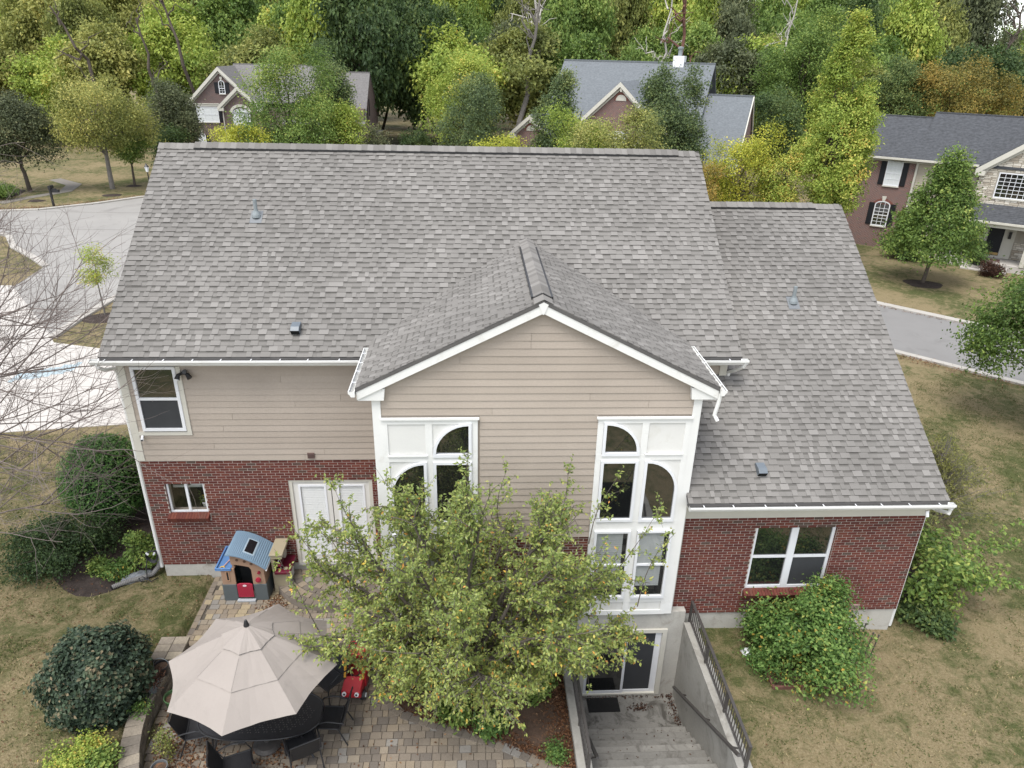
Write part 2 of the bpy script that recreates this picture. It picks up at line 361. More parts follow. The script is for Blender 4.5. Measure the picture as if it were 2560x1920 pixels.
mulch(19.0, 0.6, 1.0, 2.6, 12, .03)
# ------------------------------------------------------------------ the house
H = thing("brick_house", "two storey brick and tan siding house with grey shingle roof and white trimmed rear gable", "house", (7, 0, -.36))
bc, bl, jt = .0703, .2127, .0115
def cutcells(x0, x1, z0, z1, ops):
    X = sorted({x0, x1} | {min(max(v, x0), x1) for o in ops for v in o[:2]}); Z = sorted({z0, z1} | {min(max(v, z0), z1) for o in ops for v in o[2:4]})
    for a, b_ in zip(X[:-1], X[1:]):
        for c, d in zip(Z[:-1], Z[1:]):
            m, n = (a + b_) / 2, (c + d) / 2
            if b_ - a > 1e-6 and d - c > 1e-6 and not any(o[0] < m < o[1] and o[2] < n < o[3] for o in ops): yield a, b_, c, d
def wallbox(name, x0, x1, z0, z1, y0, y1, m, ops=()):
    b = MB()
    for a, c, d, e in cutcells(x0, x1, z0, z1, ops): b.box(a, c, y0, y1, d, e)
    return b.build(name, m, H)
def subtract(a, b_, ivs):
    segs = [(a, b_)]
    for i0, i1 in ivs:
        out = []
        for s0, s1 in segs:
            if i1 <= s0 or i0 >= s1: out.append((s0, s1)); continue
            if i0 > s0: out.append((s0, i0))
            if i1 < s1: out.append((i1, s1))
        segs = out
    return segs
BT = [ubox(t) for t in (.0, .12, .22, .3, .4, .48, .55, .66, .80, .92)]
WT = [1, 1.4, 1.6, 1.6, 1.6, 1.2, .8, .6, .6, .45]
def bricks(x0, x1, z0, rows, y, ops=(), seed=1, proud=.009):
    r = random.Random(seed); out = []
    for k in range(rows):
        zc = z0 + (k + .5) * bc; x = x0 - (bl / 2 if k % 2 else 0); iv = [(o[0], o[1]) for o in ops if o[2] < zc < o[3]]
        drift = 0
        while x < x1:
            for s0, s1 in subtract(max(x, x0), min(x + bl, x1), iv):
                if s1 - s0 > .03:
                    M_ = frame(((s0 + s1) / 2, y, zc + r.uniform(-.001, .001)), (1, 0, 0), (0, 0, 1), (0, -1, 0), (s1 - s0 - jt, bc - jt, proud + r.uniform(-.0015, .0025)))
                    out.append((r.choices(range(len(BT)), WT)[0], M_))
            x += bl
    return out
def jamb(x, y0, z0, rows, nx, seed):        # header bricks turning into an opening
    r = random.Random(seed); out = []
    for k in range(rows):
        out.append((r.choices(range(len(BT)), WT)[0], frame((x, y0 + .042, z0 + (k + .5) * bc), (0, nx, 0), (0, 0, 1), (nx, 0, 0), (.074, bc - jt, .005))))
    return out
# foundations
b = MB(); b.box(.02, 5.96, .012, .3, -.9, 0); f1 = b.build("foundation", CONC, H)
b = MB(); b.box(12.68, 17.76, -2.17, -1.9, -1.2, .12); b.box(17.46, 17.76, -1.9, 4, -1.2, .12); f2 = b.build("foundation", CONC, H)
SLD = (10.33, 12.30, -2.25, -.17)
b = MB()
for a, c, d, e in cutcells(5.9, 12.67, -2.6, .33, [SLD]): b.box(a, c, -2.36, -2.1, d, e)
f3 = b.build("foundation", CONC, H)
# walls: brick below, siding above
KW = (.45, 1.36, 1.53, 2.40); PD = (3.36, 5.35, -.02, 2.45); RW = (14.02, 15.86, .79, 2.54); UW = (.29, 1.22, 3.87, 5.46)
BTOP = 3.046
w1 = wallbox("wall", 0, 5.95, 0, BTOP, .009, .3, MORTAR, [KW, PD])
w2 = wallbox("wall", 12.33, 17.8, .12, 3.3, -2.191, -1.9, MORTAR, [RW])
b = MB(); b.box(0.01, .3, .3, 9.3, -.9, 5.5); b.box(17.5, 17.79, -1.9, 9.3, .12, 3.4); b.box(.3, 17.5, 9.0, 9.3, -.9, 5.4)
b.prism([(.3, 5.5), (9.0, 5.5), (4.65, 9.45)], .02, .14, 'x'); b.prism([(.3, 5.5), (9.0, 5.5), (4.65, 9.45)], 13.5, 13.62, 'x')
b.prism([(-1.9, 3.4), (9.0, 3.4), (4.5, 8.15)], 17.55, 17.75, 'x'); b.box(13.3, 13.6, .3, 9, 3, 5.5)
w3 = b.build("wall", mat("side_wall_brick", (.16, .055, .048), .9, .3, 8, 60, .3), H)
hide = lambda u, v: 735 < u < 1640 and 1120 < v < 1880
place = bricks(0, 5.95, 0, 43, 0, [KW, PD, (.40, 1.40, 1.34, 1.53)], 1) + jamb(.45, 0, 1.53, 12, 1, 2)
place = [(t, Matrix.Translation((0, .009, 0)) @ m) for t, m in place]
pl2 = bricks(12.40, 17.8, .12, 40, -2.2, [RW, (13.97, 15.91, .58, .79)], 3) + jamb(15.86, -2.2, .79, 25, -1, 4)
pl2 = [(t, Matrix.Translation((0, .009, 0)) @ m) for t, m in pl2]
pieces("brick", BT, place, w1, BRICKM, 150, hide); pieces("brick", BT, pl2, w2, BRICKM, 150, hide)
# brick base of the gable between the white bays
w4 = wallbox("wall", 7.93, 10.27, .33, 2.5, -2.371, -2.1, MORTAR)
pieces("brick", BT, [(t, Matrix.Translation((0, .009, 0)) @ m) for t, m in bricks(7.93, 10.27, .33, 31, -2.38, [], 5)], w4, BRICKM, 0)
def rowlock(x0, x1, z0, z1, y, par, seed):   # sloping brick sill
    r = random.Random(seed); n = int(round((x1 - x0) / .0705)); w = (x1 - x0) / n; out = []
    sl = Vector((0, -.155, -(.055))).normalized()
    for k in range(n):
        m = MB(); xc = x0 + (k + .5) * w
        M_ = frame((xc, y - .035, (z0 + z1) / 2 + .03), (1, 0, 0), (0, -sl.y, -sl.z), (0, sl.z, -sl.y), (w - .008, .2, .06))
        out.append((r.choice((2, 3, 4, 5, 6, 7)), M_))
    pieces("sill_brick", SBT, out, par, BRICKM, 60)
SBT = []
for t in (.0, .12, .22, .3, .4, .48, .55, .66):
    m_ = MB(); m_.tone = t; m_.box(-.5, .5, -.5, .5, -1.2, 1); SBT.append(m_)
# siding
wz = wallbox("siding_wall", 0.02, 5.95, BTOP, 5.62, .0, .3, SIDING, [])
EX = .1555
def boards(x0, x1, z0, z1, y, par, ops=(), rake=None, seed=1, gap=.55):
    r = random.Random(seed); n = int(math.ceil((z1 - z0) / EX - .02))
    for k in range(n):
        za = z0 + k * EX; zb = min(za + EX, z1); zc = (za + zb) / 2
        a0, b0, a1, b1 = x0, x1, x0, x1
        if rake: a0, b0 = rake(za); a1, b1 = rake(zb)
        if b0 - a0 < .05: continue
        iv = [(o[0], o[1]) for o in ops if o[2] < zc < o[3]]
        segs = subtract(min(a0, a1), max(b0, b1), iv)
        fin = []
        for s0, s1 in segs:
            if s1 - s0 > 2.5 and r.random() < gap + .3:
                c = r.uniform(s0 + .7, s1 - .7); fin += [(s0, c - .003), (c + .003, s1)]
            else: fin.append((s0, s1))
        for s0, s1 in fin:
            m = MB(); m.tone = r.uniform(.25, .75)
            def cl(x, lo, hi): return min(max(x, lo), hi)
            p0, p1, q0, q1 = cl(s0, a0, b0), cl(s1, a0, b0), cl(s0, a1, b1), cl(s1, a1, b1)
            yb, yt = y - .020, y - .006
            m.add([(p0, yb, za), (p1, yb, za), (q1, yt, zb), (q0, yt, zb), (p0, y, za), (p1, y, za), (q1, y, zb), (q0, y, zb)], [(0, 1, 2, 3), (4, 0, 3, 7), (1, 5, 6, 2), (4, 5, 1, 0)])
            m.build("siding_board", SIDING, par)
boards(.02, 5.93, BTOP, 5.52, 0, wz, [UW], None, 21, .25)
wr = wallbox("siding_wall", 12.2, 13.62, 4.2, 5.62, .0, .3, SIDING); boards(12.2, 13.5, 4.36, 5.5, 0, wr, seed=23, gap=-1)
# gable wall
GX, GZ, GS = 9.08, 7.84, .5
GY = -2.38
b = MB(); b.prism([(5.9, .33), (12.3, .33), (12.3, 6.02), (GX, GZ - .12), (5.9, 6.02)], GY + .002, .2, 'y'); wg = b.build("siding_wall", SIDING, H)
def rk(z): h = max((GZ - .1 - z) / GS, 0); return max(5.95, GX - h), min(12.25, GX + h)
boards(6, 12.2, 2.5, 7.65, GY, wg, [(5.9, 7.93, 0, 5.38), (10.27, 12.4, 0, 5.38)], rk, 22, .35)
# ---- roofs
SHT = []
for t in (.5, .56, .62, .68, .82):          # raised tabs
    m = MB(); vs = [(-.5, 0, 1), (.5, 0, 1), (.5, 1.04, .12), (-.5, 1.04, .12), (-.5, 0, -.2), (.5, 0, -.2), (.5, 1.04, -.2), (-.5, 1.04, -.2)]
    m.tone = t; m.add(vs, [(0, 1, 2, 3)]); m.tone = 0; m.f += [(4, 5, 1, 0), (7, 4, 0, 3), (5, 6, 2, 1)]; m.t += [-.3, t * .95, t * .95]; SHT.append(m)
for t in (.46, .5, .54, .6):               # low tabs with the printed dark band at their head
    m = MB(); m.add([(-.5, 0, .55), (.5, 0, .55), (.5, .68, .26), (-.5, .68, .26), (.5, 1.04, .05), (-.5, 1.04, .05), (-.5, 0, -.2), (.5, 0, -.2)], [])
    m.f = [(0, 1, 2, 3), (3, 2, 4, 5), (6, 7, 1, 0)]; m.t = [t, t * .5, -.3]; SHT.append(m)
def shingles(o, ex, ey, length, slope_len, seed, lim=None):
    """o: eave start; ex along the eave; ey up the slope; lim(s)->(a,b) limits along the eave at slope distance s"""
    r = random.Random(seed); ex, ey = Vector(ex), Vector(ey); ez = ex.cross(ey).normalized(); o = Vector(o); out = []; e = .143
    n = int(math.ceil(slope_len / e))
    for k in range(n):
        s = k * e; a, b_ = lim(s) if lim else (0, length)
        x = a - r.uniform(0, .18); hi = r.random() < .5; wob = r.uniform(-.003, .003)
        while x < b_:
            w = r.choice((.09, .115, .14, .16, .185, .21)); x0, x1 = max(x, a), min(x + w, b_)
            if x1 - x0 > .02:
                P = o + ex * ((x0 + x1) / 2) + ey * (s + wob + r.uniform(-.002, .002)); le = min(e, slope_len - s + .02)
                t = r.choices((0, 1, 2, 3, 4), (1, 2, 3, 3, 1.6))[0] if hi else 5 + r.randrange(4)
                out.append((t, frame(P, ex, ey, ez, (x1 - x0 - .001, le, .020 if hi else .017))))
            x += w; hi = (not hi) if r.random() < .86 else hi
    return out
def sl(dy, dz): return Vector((0, dy, dz)).normalized()
EY, EZ, RY, RZ = -.42, 5.846, 4.652, 9.589
mr = sl(RY - EY, RZ - EZ); ML = math.hypot(RY - EY, RZ - EZ)
def slab(x0, x1, pts, th, name, m, par=None):
    b = MB(); n = len(pts); b.prism([(y, z) for y, z in pts], x0, x1, 'x'); return b.build(name, m, par or H)
DECK = mat("roof_deck_felt", (.10, .095, .092), .9)
BACKR = mat("shingle_far_slope", (.15, .14, .136), .9, .3, 6, 30, .4)
r1 = slab(-.14, 13.79, [(EY, EZ - .004), (RY, RZ - .004), (RY, RZ - .09), (EY, EZ - .09)], .1, "roof", DECK)
b = MB(); b.prism([(RY, RZ), (9.72, EZ), (9.72, EZ - .1), (RY, RZ - .1)], -.14, 13.79, 'x'); b.build("roof_far_slope", BACKR, H)
r2 = slab(12.26, 17.88, [(-2.62, 3.466), (4.5, 8.276), (4.5, 8.19), (-2.62, 3.38)], .1, "roof", DECK)
b = MB(); b.prism([(4.5, 8.28), (9.9, 4.7), (9.9, 4.6), (4.5, 8.18)], 13.6, 17.88, 'x'); b.build("roof_far_slope", BACKR, H)
P1_ = shingles((-.14, EY, EZ), (1, 0, 0), mr, 13.93, ML, 31)
P1_ = [(t, m) for t, m in P1_ if not (abs(m[0][3] - GX) < (GZ - .25 - m[2][3]) / GS - .1 and m[2][3] < 7.5 and m[0][3] > 5.8 and m[0][3] < 12.5)]
wr_ = sl(7.12, 4.81); WL = math.hypot(7.12, 4.81)
P2_ = shingles((12.26, -2.62, 3.47), (1, 0, 0), wr_, 5.62, WL, 32, lambda s: (0 if s < 3.2 else (1.3 if s > 3.3 else 0), 5.62))
# gable roof, both slopes
gw = 3.5; gl = math.hypot(gw, gw * GS); FY = -2.53
def glim(s): z = GZ - gw * GS + s * (GS / math.hypot(1, GS)); return (0, (z - EZ) / ((RZ - EZ) / (RY - EY)) + EY - FY + .12)
exl = Vector((0, -1, 0))
def glim_l(s): a, b_ = glim(s); return (-b_, 0)
P3_ = shingles((GX - gw, FY, GZ - gw * GS), (0, -1, 0), Vector((1, 0, GS)).normalized(), 6, gl, 33, glim_l)
P4_ = shingles((GX + gw, FY, GZ - gw * GS), (0, 1, 0), Vector((-1, 0, GS)).normalized(), 6, gl, 34, glim)
b = MB(); e0 = GZ - gw * GS
b.prism([(GX - gw, e0 - .004), (GX, GZ - .004), (GX + gw, e0 - .004), (GX + gw, e0 - .08), (GX, GZ - .08), (GX - gw, e0 - .08)], FY, 2.3, 'y'); r3 = b.build("roof", DECK, H)
pieces("shingle", SHT, P2_, r2, SHINGM, 120); pieces("shingle", SHT, P3_ + P4_, r3, SHINGM, 100, hide); pieces("shingle", SHT, P1_, r1, SHINGM, 80)
# metal valley lines
b = MB()
for s in (-1, 1): b.bar((GX + s * gw, -.09 + .35, 6.09 + .04), (GX, 2.28, 7.85), .03, .012)
b.build("valley_flashing", mat("valley_metal", (.16, .15, .15), .6), H)
# ridge vents and caps
CAPT = []
for t in (.45, .6, .75):
    m = MB(); m.tone = t; m.add([(-.5, -1, -1), (.5, -1, -1.0), (.5, 0, 0), (-.5, 0, .06), (.5, 1, -1), (-.5, 1, -.94), (-.5, -1, -.94)], [])
    m.v[0] = (-.5, -1, -.92); m.f = [(0, 1, 2, 3), (3, 2, 4, 5), (0, 1, 1, 0)]; m.f = m.f[:2]; m.t = [t, t]; CAPT.append(m)
def ridge(x0, x1, y, z, k, par, vent, seed):
    r = random.Random(seed); out = []; n = int((x1 - x0) / .15)
    for i in range(n):
        x = x0 + (i + .5) * .15; v = vent[0] < x < vent[1]
        out.append((r.randrange(3), frame((x, y, z + (.062 if v else .03) + r.uniform(-.004, .004)), (1, 0, 0), (0, 1, 0), (0, 0, 1), (.158, .17, .17 * k))))
    pieces("ridge_cap", CAPT, out, par, SHINGM, 100)
    b = MB()
    for s in (-1, 1): b.bar((vent[0], y + s * .15, z - .15 * k + .028), (vent[1], y + s * .15, z - .15 * k + .028), .05, .045)
    b.build("ridge_vent", BLACKM, par)
ridge(-.14, 13.79, RY, RZ, .74, r1, (.75, 13.15), 41); ridge(13.6, 17.88, 4.5, 8.28, .67, r2, (13.7, 17.1), 42)
out = []
for i in range(31):
    y = FY + .06 + i * .15; v = -2.25 < y < 1.5
    out.append((R.randrange(3), frame((GX, y, GZ + (.05 if v else .025)), (0, -1, 0), (1, 0, 0), (0, 0, 1), (.158, .17, .085))))
pieces("ridge_cap", CAPT, out, r3, SHINGM, 40)
b = MB()
for s in (-1, 1): b.bar((GX + s * .18, -2.22, GZ - .055), (GX + s * .18, 1.5, GZ - .055), .045, .05)
b.bar((GX - .165, -2.23, GZ - .055), (GX, -2.23, GZ + .03), .02, .05); b.bar((GX + .165, -2.23, GZ - .055), (GX, -2.23, GZ + .03), .02, .05)
b.build("ridge_vent", BLACKM, r3)
# drip edges, fascia, frieze, gutters
def part(name, m, fn, par=None, **k): b = MB(); fn(b); return b.build(name, m, par or H, **k)
part("rake_board", WHITE, lambda b: (b.bar((-.125, EY, EZ - .135), (-.125, RY, RZ - .135), .03, .17), ))
part("rake_board", WHITE, lambda b: b.bar((17.862, -2.62, 3.33), (17.862, 4.5, 8.14), .03, .17))
part("rake_board", WHITE, lambda b: b.bar((13.777, EY, EZ - .135), (13.777, RY, RZ - .135), .025, .15))
part("fascia_board", WHITE, lambda b: (b.box(-.1, GX - gw, EY + .02, EY + .045, EZ - .2, EZ - .02), b.box(GX + gw, 13.76, EY + .02, EY + .045, EZ - .2, EZ - .02)))
part("soffit", WHITE, lambda b: (b.box(-.1, 5.58, EY + .045, 0, EZ - .215, EZ - .2), b.box(12.6, 13.76, EY + .045, 0, EZ - .215, EZ - .2)))
part("frieze_board", CREAM, lambda b: (b.box(.0, 5.9, -.032, 0, 5.47, EZ - .215), b.box(12.3, 13.64, -.032, 0, 5.47, EZ - .215)))
part("fascia_board", WHITE, lambda b: b.box(12.3, 17.84, -2.60, -2.575, 3.27, 3.44))
part("soffit", WHITE, lambda b: b.box(12.32, 17.84, -2.575, -2.2, 3.255, 3.27))
part("frieze_board", CREAM, lambda b: b.box(12.34, 17.82, -2.232, -2.18, 2.82, 3.255))
def gutter(a, b_, od, name="gutter", hang=.62):
    a, b_, od = Vector(a), Vector(b_), Vector(od); d = (b_ - a).normalized()
    prof = [(0, 0), (0, -.115), (.075, -.115), (.095, -.07), (.125, -.045), (.125, 0), (.108, 0), (.108, -.012)]
    m = MB(); n = len(prof)
    for P in (a, b_): m.v += [tuple(P + od * p[0] + Vector((0, 0, p[1]))) for p in prof]
    m.f = [(i, i + 1, n + i + 1, n + i) for i in range(n - 1)] + [(0, 1, 2, 3, 4, 5), (n + 5, n + 4, n + 3, n + 2, n + 1, n)]; m.t = [.5] * len(m.f)
    g_ = m.build(name, WHITE, H)
    L_ = (b_ - a).length; x = .3
    while x < L_: k = MB(); P = a + d * x; k.bar(P + od * .0 + Vector((0, 0, -.004)), P + od * .115 + Vector((0, 0, -.004)), .022, .006); k.build("gutter_hanger", VINYL, g_); x += hang + R.uniform(-.08, .08)
    return g_
gutter((-.3, EY + .015, EZ - .045), (5.48, EY + .015, EZ - .035), (0, -1, 0))
gutter((12.62, EY + .015, EZ - .04), (13.92, EY + .015, EZ - .045), (0, -1, 0))
gutter((12.28, -2.605, 3.43), (17.98, -2.605, 3.42), (0, -1, 0))
gutter((GX - gw + .0, -.4, e0 - .03), (GX - gw, FY - .06, e0 - .035), (-1, 0, 0), hang=.5)
gutter((GX + gw, FY - .06, e0 - .035), (GX + gw, -.3, e0 - .03), (1, 0, 0), hang=.5)
# gable rake boards, cap block, corner boards, returns
def rake(b):
    for s in (-1, 1):
        w = .19
        p = [(GX, GZ - .016), (GX + s * (gw - .02), e0 - .006), (GX + s * (gw - .02), e0 - .03 - w * 1.12), (GX, GZ - .04 - w * 1.12)]
        b.prism(p, FY + .01, FY + .035, 'y')
part("rake_board", WHITE, rake)
part("rake_soffit", WHITE, lambda b: [b.prism([(GX, GZ - .085), (GX + s * gw, e0 - .085), (GX + s * gw, e0 - .1), (GX, GZ - .1)], FY + .035, GY, 'y') for s in (-1, 1)])
part("rake_peak_block", WHITE, lambda b: b.prism([(GX - .09, GZ - .08), (GX, GZ - .035), (GX + .09, GZ - .08), (GX + .012, GZ - .27), (GX - .012, GZ - .27)], FY - .004, FY + .01, 'y'))
for s in (-1, 1):
    part("eave_return", WHITE, lambda b: b.prism([(GX + s * 2.95, e0 - .02 - .0), (GX + s * (gw - .03), e0 - .06), (GX + s * (gw - .03), e0 - .27), (GX + s * 2.98, e0 - .27)], FY + .04, GY - .002, 'y'))
    part("corner_board", WHITE, lambda b: b.box(*sorted((GX + s * 3.06, GX + s * 3.225)), GY - .035, GY + .1, .33, 6.02))
part("corner_board", CREAM, lambda b: b.box(-.015, .15, -.032, .1, BTOP + .01, 5.47))
part("corner_board", CREAM, lambda b: b.box(13.47, 13.64, -.034, .1, 4.9, 5.47))
# white window bays on the gable
BAYM = mat("bay_panel_paint", (.63, .625, .60), .5, .04, 1.5, 30, .04, .3, dirt=((.55, .54, .50), .9, .57))
def ring(b, outer, inner, y0, y1):
    n = len(outer)
    for y, fl in ((y0, 1), (y1, 0)):
        pass
    vs = [(x, y0, z) for x, z in outer] + [(x, y0, z) for x, z in inner] + [(x, y1, z) for x, z in outer] + [(x, y1, z) for x, z in inner]
    fs = []
    for i in range(n):
        j = (i + 1) % n; fs += [(i, j, n + j, n + i), (i, 2 * n + i, 2 * n + j, j), (n + i, n + j, 3 * n + j, 3 * n + i), (2 * n + i, 3 * n + i, 3 * n + j, 2 * n + j)]
    b.add(vs, fs)
def qarc(x0, x1, z0, z1, ztop, mir, n=10):    # rectangle whose top outer corner is a quarter ellipse
    pts = [(x0, z0), (x1, z0)] + [(x0 + (x1 - x0) * math.cos(a), z1 + (ztop - z1) * math.sin(a)) for a in np.linspace(0, PI / 2, n)]
    return [((2 * GX - x) if mir else x, z) for x, z in pts]
DGLASS = None
def darkglass():
    m, t, N, L, B = nodes("dark_window_glass"); co = wco(N, L); N.remove(B)
    df = N.new("ShaderNodeBsdfDiffuse"); df.inputs[0].default_value = (.012, .013, .013, 1)
    gl = N.new("ShaderNodeBsdfGlossy"); gl.inputs["Roughness"].default_value = .03
    n = noise(N, L, 1.1, 2, .5, co); b_ = N.new("ShaderNodeBump"); b_.inputs["Strength"].default_value = .06; b_.inputs["Distance"].default_value = .05
    L.new(n.outputs[0], b_.inputs["Height"]); L.new(b_.outputs[0], gl.inputs["Normal"])
    fr = N.new("ShaderNodeFresnel"); fr.inputs["IOR"].default_value = 2.7
    mx = N.new("ShaderNodeMixShader"); L.new(fr.outputs[0], mx.inputs[0]); L.new(df.outputs[0], mx.inputs[1]); L.new(gl.outputs[0], mx.inputs[2]); L.new(mx.outputs[0], N["Material Output"].inputs[0])
    return m
DGLASS = darkglass()
def blind(par, x0, x1, z0, z1, y, pitch=.045, m=None):
    b = MB(); z = z0 + .02
    while z < z1: b.add([(x0, y - .012, z), (x1, y - .012, z), (x1, y, z + pitch * .86), (x0, y, z + pitch * .86)], [(0, 1, 2, 3)]); z += pitch
    b.build("blind", m or mat("blind_slats", (.60, .61, .62), .5, .03), par)
def rect(x0, x1, z0, z1): return [(x0, z0), (x1, z0), (x1, z1), (x0, z1)]
for mir in (0, 1):
    mx = (lambda x: 2 * GX - x) if mir else (lambda x: x)
    def bx(b, x0, x1, y0, y1, z0, z1): a, c = sorted((mx(x0), mx(x1))); b.box(a, c, y0, y1, z0, z1)
    X0, X1 = 10.27, 12.14
    bay = part("window_bay", BAYM, lambda b: bx(b, X0, X1, GY - .022, GY + .05, .36, 5.36))
    Y = GY - .022
    for a, c, d, e in ((X0, 10.385, .36, 5.30), (11.165, 11.30, .36, 5.27), (12.03, X1, .36, 5.30)): part("stile", WHITE, lambda b: bx(b, a, c, Y - .022, Y, d, e), bay)
    for d, e in ((5.27, 5.375), (4.42, 4.55), (2.66, 2.93), (.70, .86), (.33, .45)): part("rail", WHITE, lambda b: bx(b, X0, X1, Y - .0235, Y, d, e), bay)
    part("head_cap", WHITE, lambda b: bx(b, X0 - .03, X1 + .02, Y - .06, Y, 5.375, 5.41), bay)
    part("sill_moulding", WHITE, lambda b: bx(b, 11.27, 12.05, Y - .05, Y - .024, 4.545, 4.575), bay)
    # quarter-round window, arched window, plain window, two double-hung windows
    def qwin(x0, x1, z0, zs, zt):
        w = MB(); ring(w, qarc(x0 - .06, x1 + .06, z0 - .07, zs, zt + .06, mir), qarc(x0, x1, z0, zs, zt, mir), Y - .055, Y - .003); w = w.build("window", VINYL, bay)
        p_ = MB(); p_.prism(qarc(x0 - .01, x1 + .01, z0 - .01, zs, zt + .01, mir), Y - .012, Y - .008, 'y'); p_.build("pane", DGLASS, w)
    qwin(10.45, 11.10, 4.60, 4.60, 5.24); qwin(11.35, 11.98, 2.98, 3.66, 4.36)
    w = part("window", VINYL, lambda b: ring(b, [(mx(x), z) for x, z in rect(10.39, 11.16, 2.92, 4.42)], [(mx(x), z) for x, z in rect(10.45, 11.10, 2.98, 4.36)], Y - .055, Y - .003), bay)
    part("pane", DGLASS, lambda b: bx(b, 10.44, 11.11, Y - .012, Y - .008, 2.97, 4.37), w)
    for a, c in ((10.43, 11.10), (11.36, 12.0)):
        w = part("window", VINYL, lambda b: ring(b, [(mx(x), z) for x, z in rect(a - .055, c + .055, .84, 2.68)], [(mx(x), z) for x, z in rect(a, c, .90, 2.63)], Y - .07, Y - .003), bay)
        part("sash_rail", VINYL, lambda b: bx(b, a, c, Y - .058, Y - .02, 1.745, 1.79), w)
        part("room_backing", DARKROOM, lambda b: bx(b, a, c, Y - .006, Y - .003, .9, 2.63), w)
        xa, xc = sorted((mx(a), mx(c))); blind(w, xa + .0, xc - .09 if not mir else xc, 1.15, 2.63, Y - .012, .052, mat("grey_blind", (.33, .35, .36), .5))
        part("pane", GLASS, lambda b: b.quad((mx(a), Y - .034, .9), (mx(c), Y - .034, .9), (mx(c), Y - .034, 2.63), (mx(a), Y - .034, 2.63)), w)
# upper left window
w = part("window", VINYL, lambda b: ring(b, rect(.27, 1.24, 3.86, 5.46), rect(.34, 1.17, 3.93, 5.40), -.06, .0))
part("sash_rail", VINYL, lambda b: b.box(.34, 1.17, -.05, -.02, 4.64, 4.70), w)
part("pane", DGLASS, lambda b: b.box(.33, 1.18, -.026, -.022, 4.68, 5.41), w); part("screen", SCREEN, lambda b: b.box(.33, 1.18, -.03, -.022, 3.92, 4.66), w)
part("trim", CREAM, lambda b: (b.box(1.24, 1.345, -.04, 0, 3.83, 5.46), b.box(.15, 1.345, -.038, 0, 3.74, 3.83)), w)
# kitchen window, set back into the brick
w = part("window", VINYL, lambda b: ring(b, rect(.45, 1.36, 1.53, 2.40), rect(.50, 1.31, 1.59, 2.36), .06, .11))
part("mullion", VINYL, lambda b: b.box(.885, .945, .055, .1, 1.59, 2.36), w)
part("pane", GLASS, lambda b: b.quad((.5, .086, 1.58), (1.31, .086, 1.58), (1.31, .086, 2.37), (.5, .086, 2.37)), w)
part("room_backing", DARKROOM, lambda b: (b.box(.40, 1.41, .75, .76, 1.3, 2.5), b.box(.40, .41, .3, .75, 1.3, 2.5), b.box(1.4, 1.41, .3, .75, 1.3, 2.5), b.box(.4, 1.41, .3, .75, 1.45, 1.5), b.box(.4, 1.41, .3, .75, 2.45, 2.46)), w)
part("cabinet_rail", mat("grey_rail", (.34, .37, .36), .5), lambda b: b.box(.5, 1.31, .30, .34, 2.11, 2.17), w); blind(w, .95, 1.3, 2.17, 2.36, .26, .05)
rowlock(.41, 1.39, 1.36, 1.53, 0, w, 51)
# window of the right wing
w = part("window", VINYL, lambda b: ring(b, rect(14.02, 15.86, .79, 2.54), rect(14.09, 15.79, .86, 2.48), -2.14, -2.09))
part("mullion", VINYL, lambda b: b.box(14.86, 15.02, -2.145, -2.1, .86, 2.48), w)
for a, c in ((14.09, 14.86), (15.02, 15.79)):
    part("sash_rail", VINYL, lambda b: b.box(a, c, -2.135, -2.1, 1.65, 1.71), w)
    part("pane", DGLASS, lambda b: b.box(a, c, -2.108, -2.104, 1.70, 2.48), w); part("screen" if a > 15 else "pane", SCREEN if a > 15 else DGLASS, lambda b: b.box(a, c, -2.110, -2.104, .86, 1.66), w)
rowlock(13.98, 15.9, .59, .79, -2.2, w, 52)
# patio door
DOORP = mat("door_paint", (.60, .585, .55), .45, .03, 2, 30, .03, .35)
d = part("patio_door", CREAM, lambda b: ring(b, rect(3.36, 5.35, -.02, 2.45), rect(3.44, 5.27, .02, 2.40), .02, .12))
for a, c in ((3.44, 4.345), (4.365, 5.27)):
    lf = part("door_leaf", DOORP, lambda b: ring(b, rect(a, c, .02, 2.40), rect(a + .17, c - .15, .25, 2.27), .05, .10), d)
    part("lite_frame", VINYL, lambda b: ring(b, rect(a + .13, c - .11, .21, 2.31), rect(a + .18, c - .16, .26, 2.26), .035, .05), lf)
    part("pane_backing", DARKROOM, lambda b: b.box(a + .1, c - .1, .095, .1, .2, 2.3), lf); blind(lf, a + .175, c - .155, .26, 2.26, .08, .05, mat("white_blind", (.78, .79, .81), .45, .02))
    part("pane", GLASS, lambda b: b.quad((a + .17, .056, .25), (c - .15, .056, .25), (c - .15, .056, 2.27), (a + .17, .056, 2.27)), lf)
part("door_knob", mat("brass", (.55, .42, .2), .3, .1, metal=1), lambda b: b.lathe([(.012, 0), (.012, .03), (.028, .045), (.028, .07), (.01, .08)], 10, (4.47, .02, .95)), d)
part("threshold", mat("alu_sill", (.5, .5, .5), .4, metal=.8), lambda b: b.box(3.36, 5.35, -.06, .04, -.06, -.02), d)
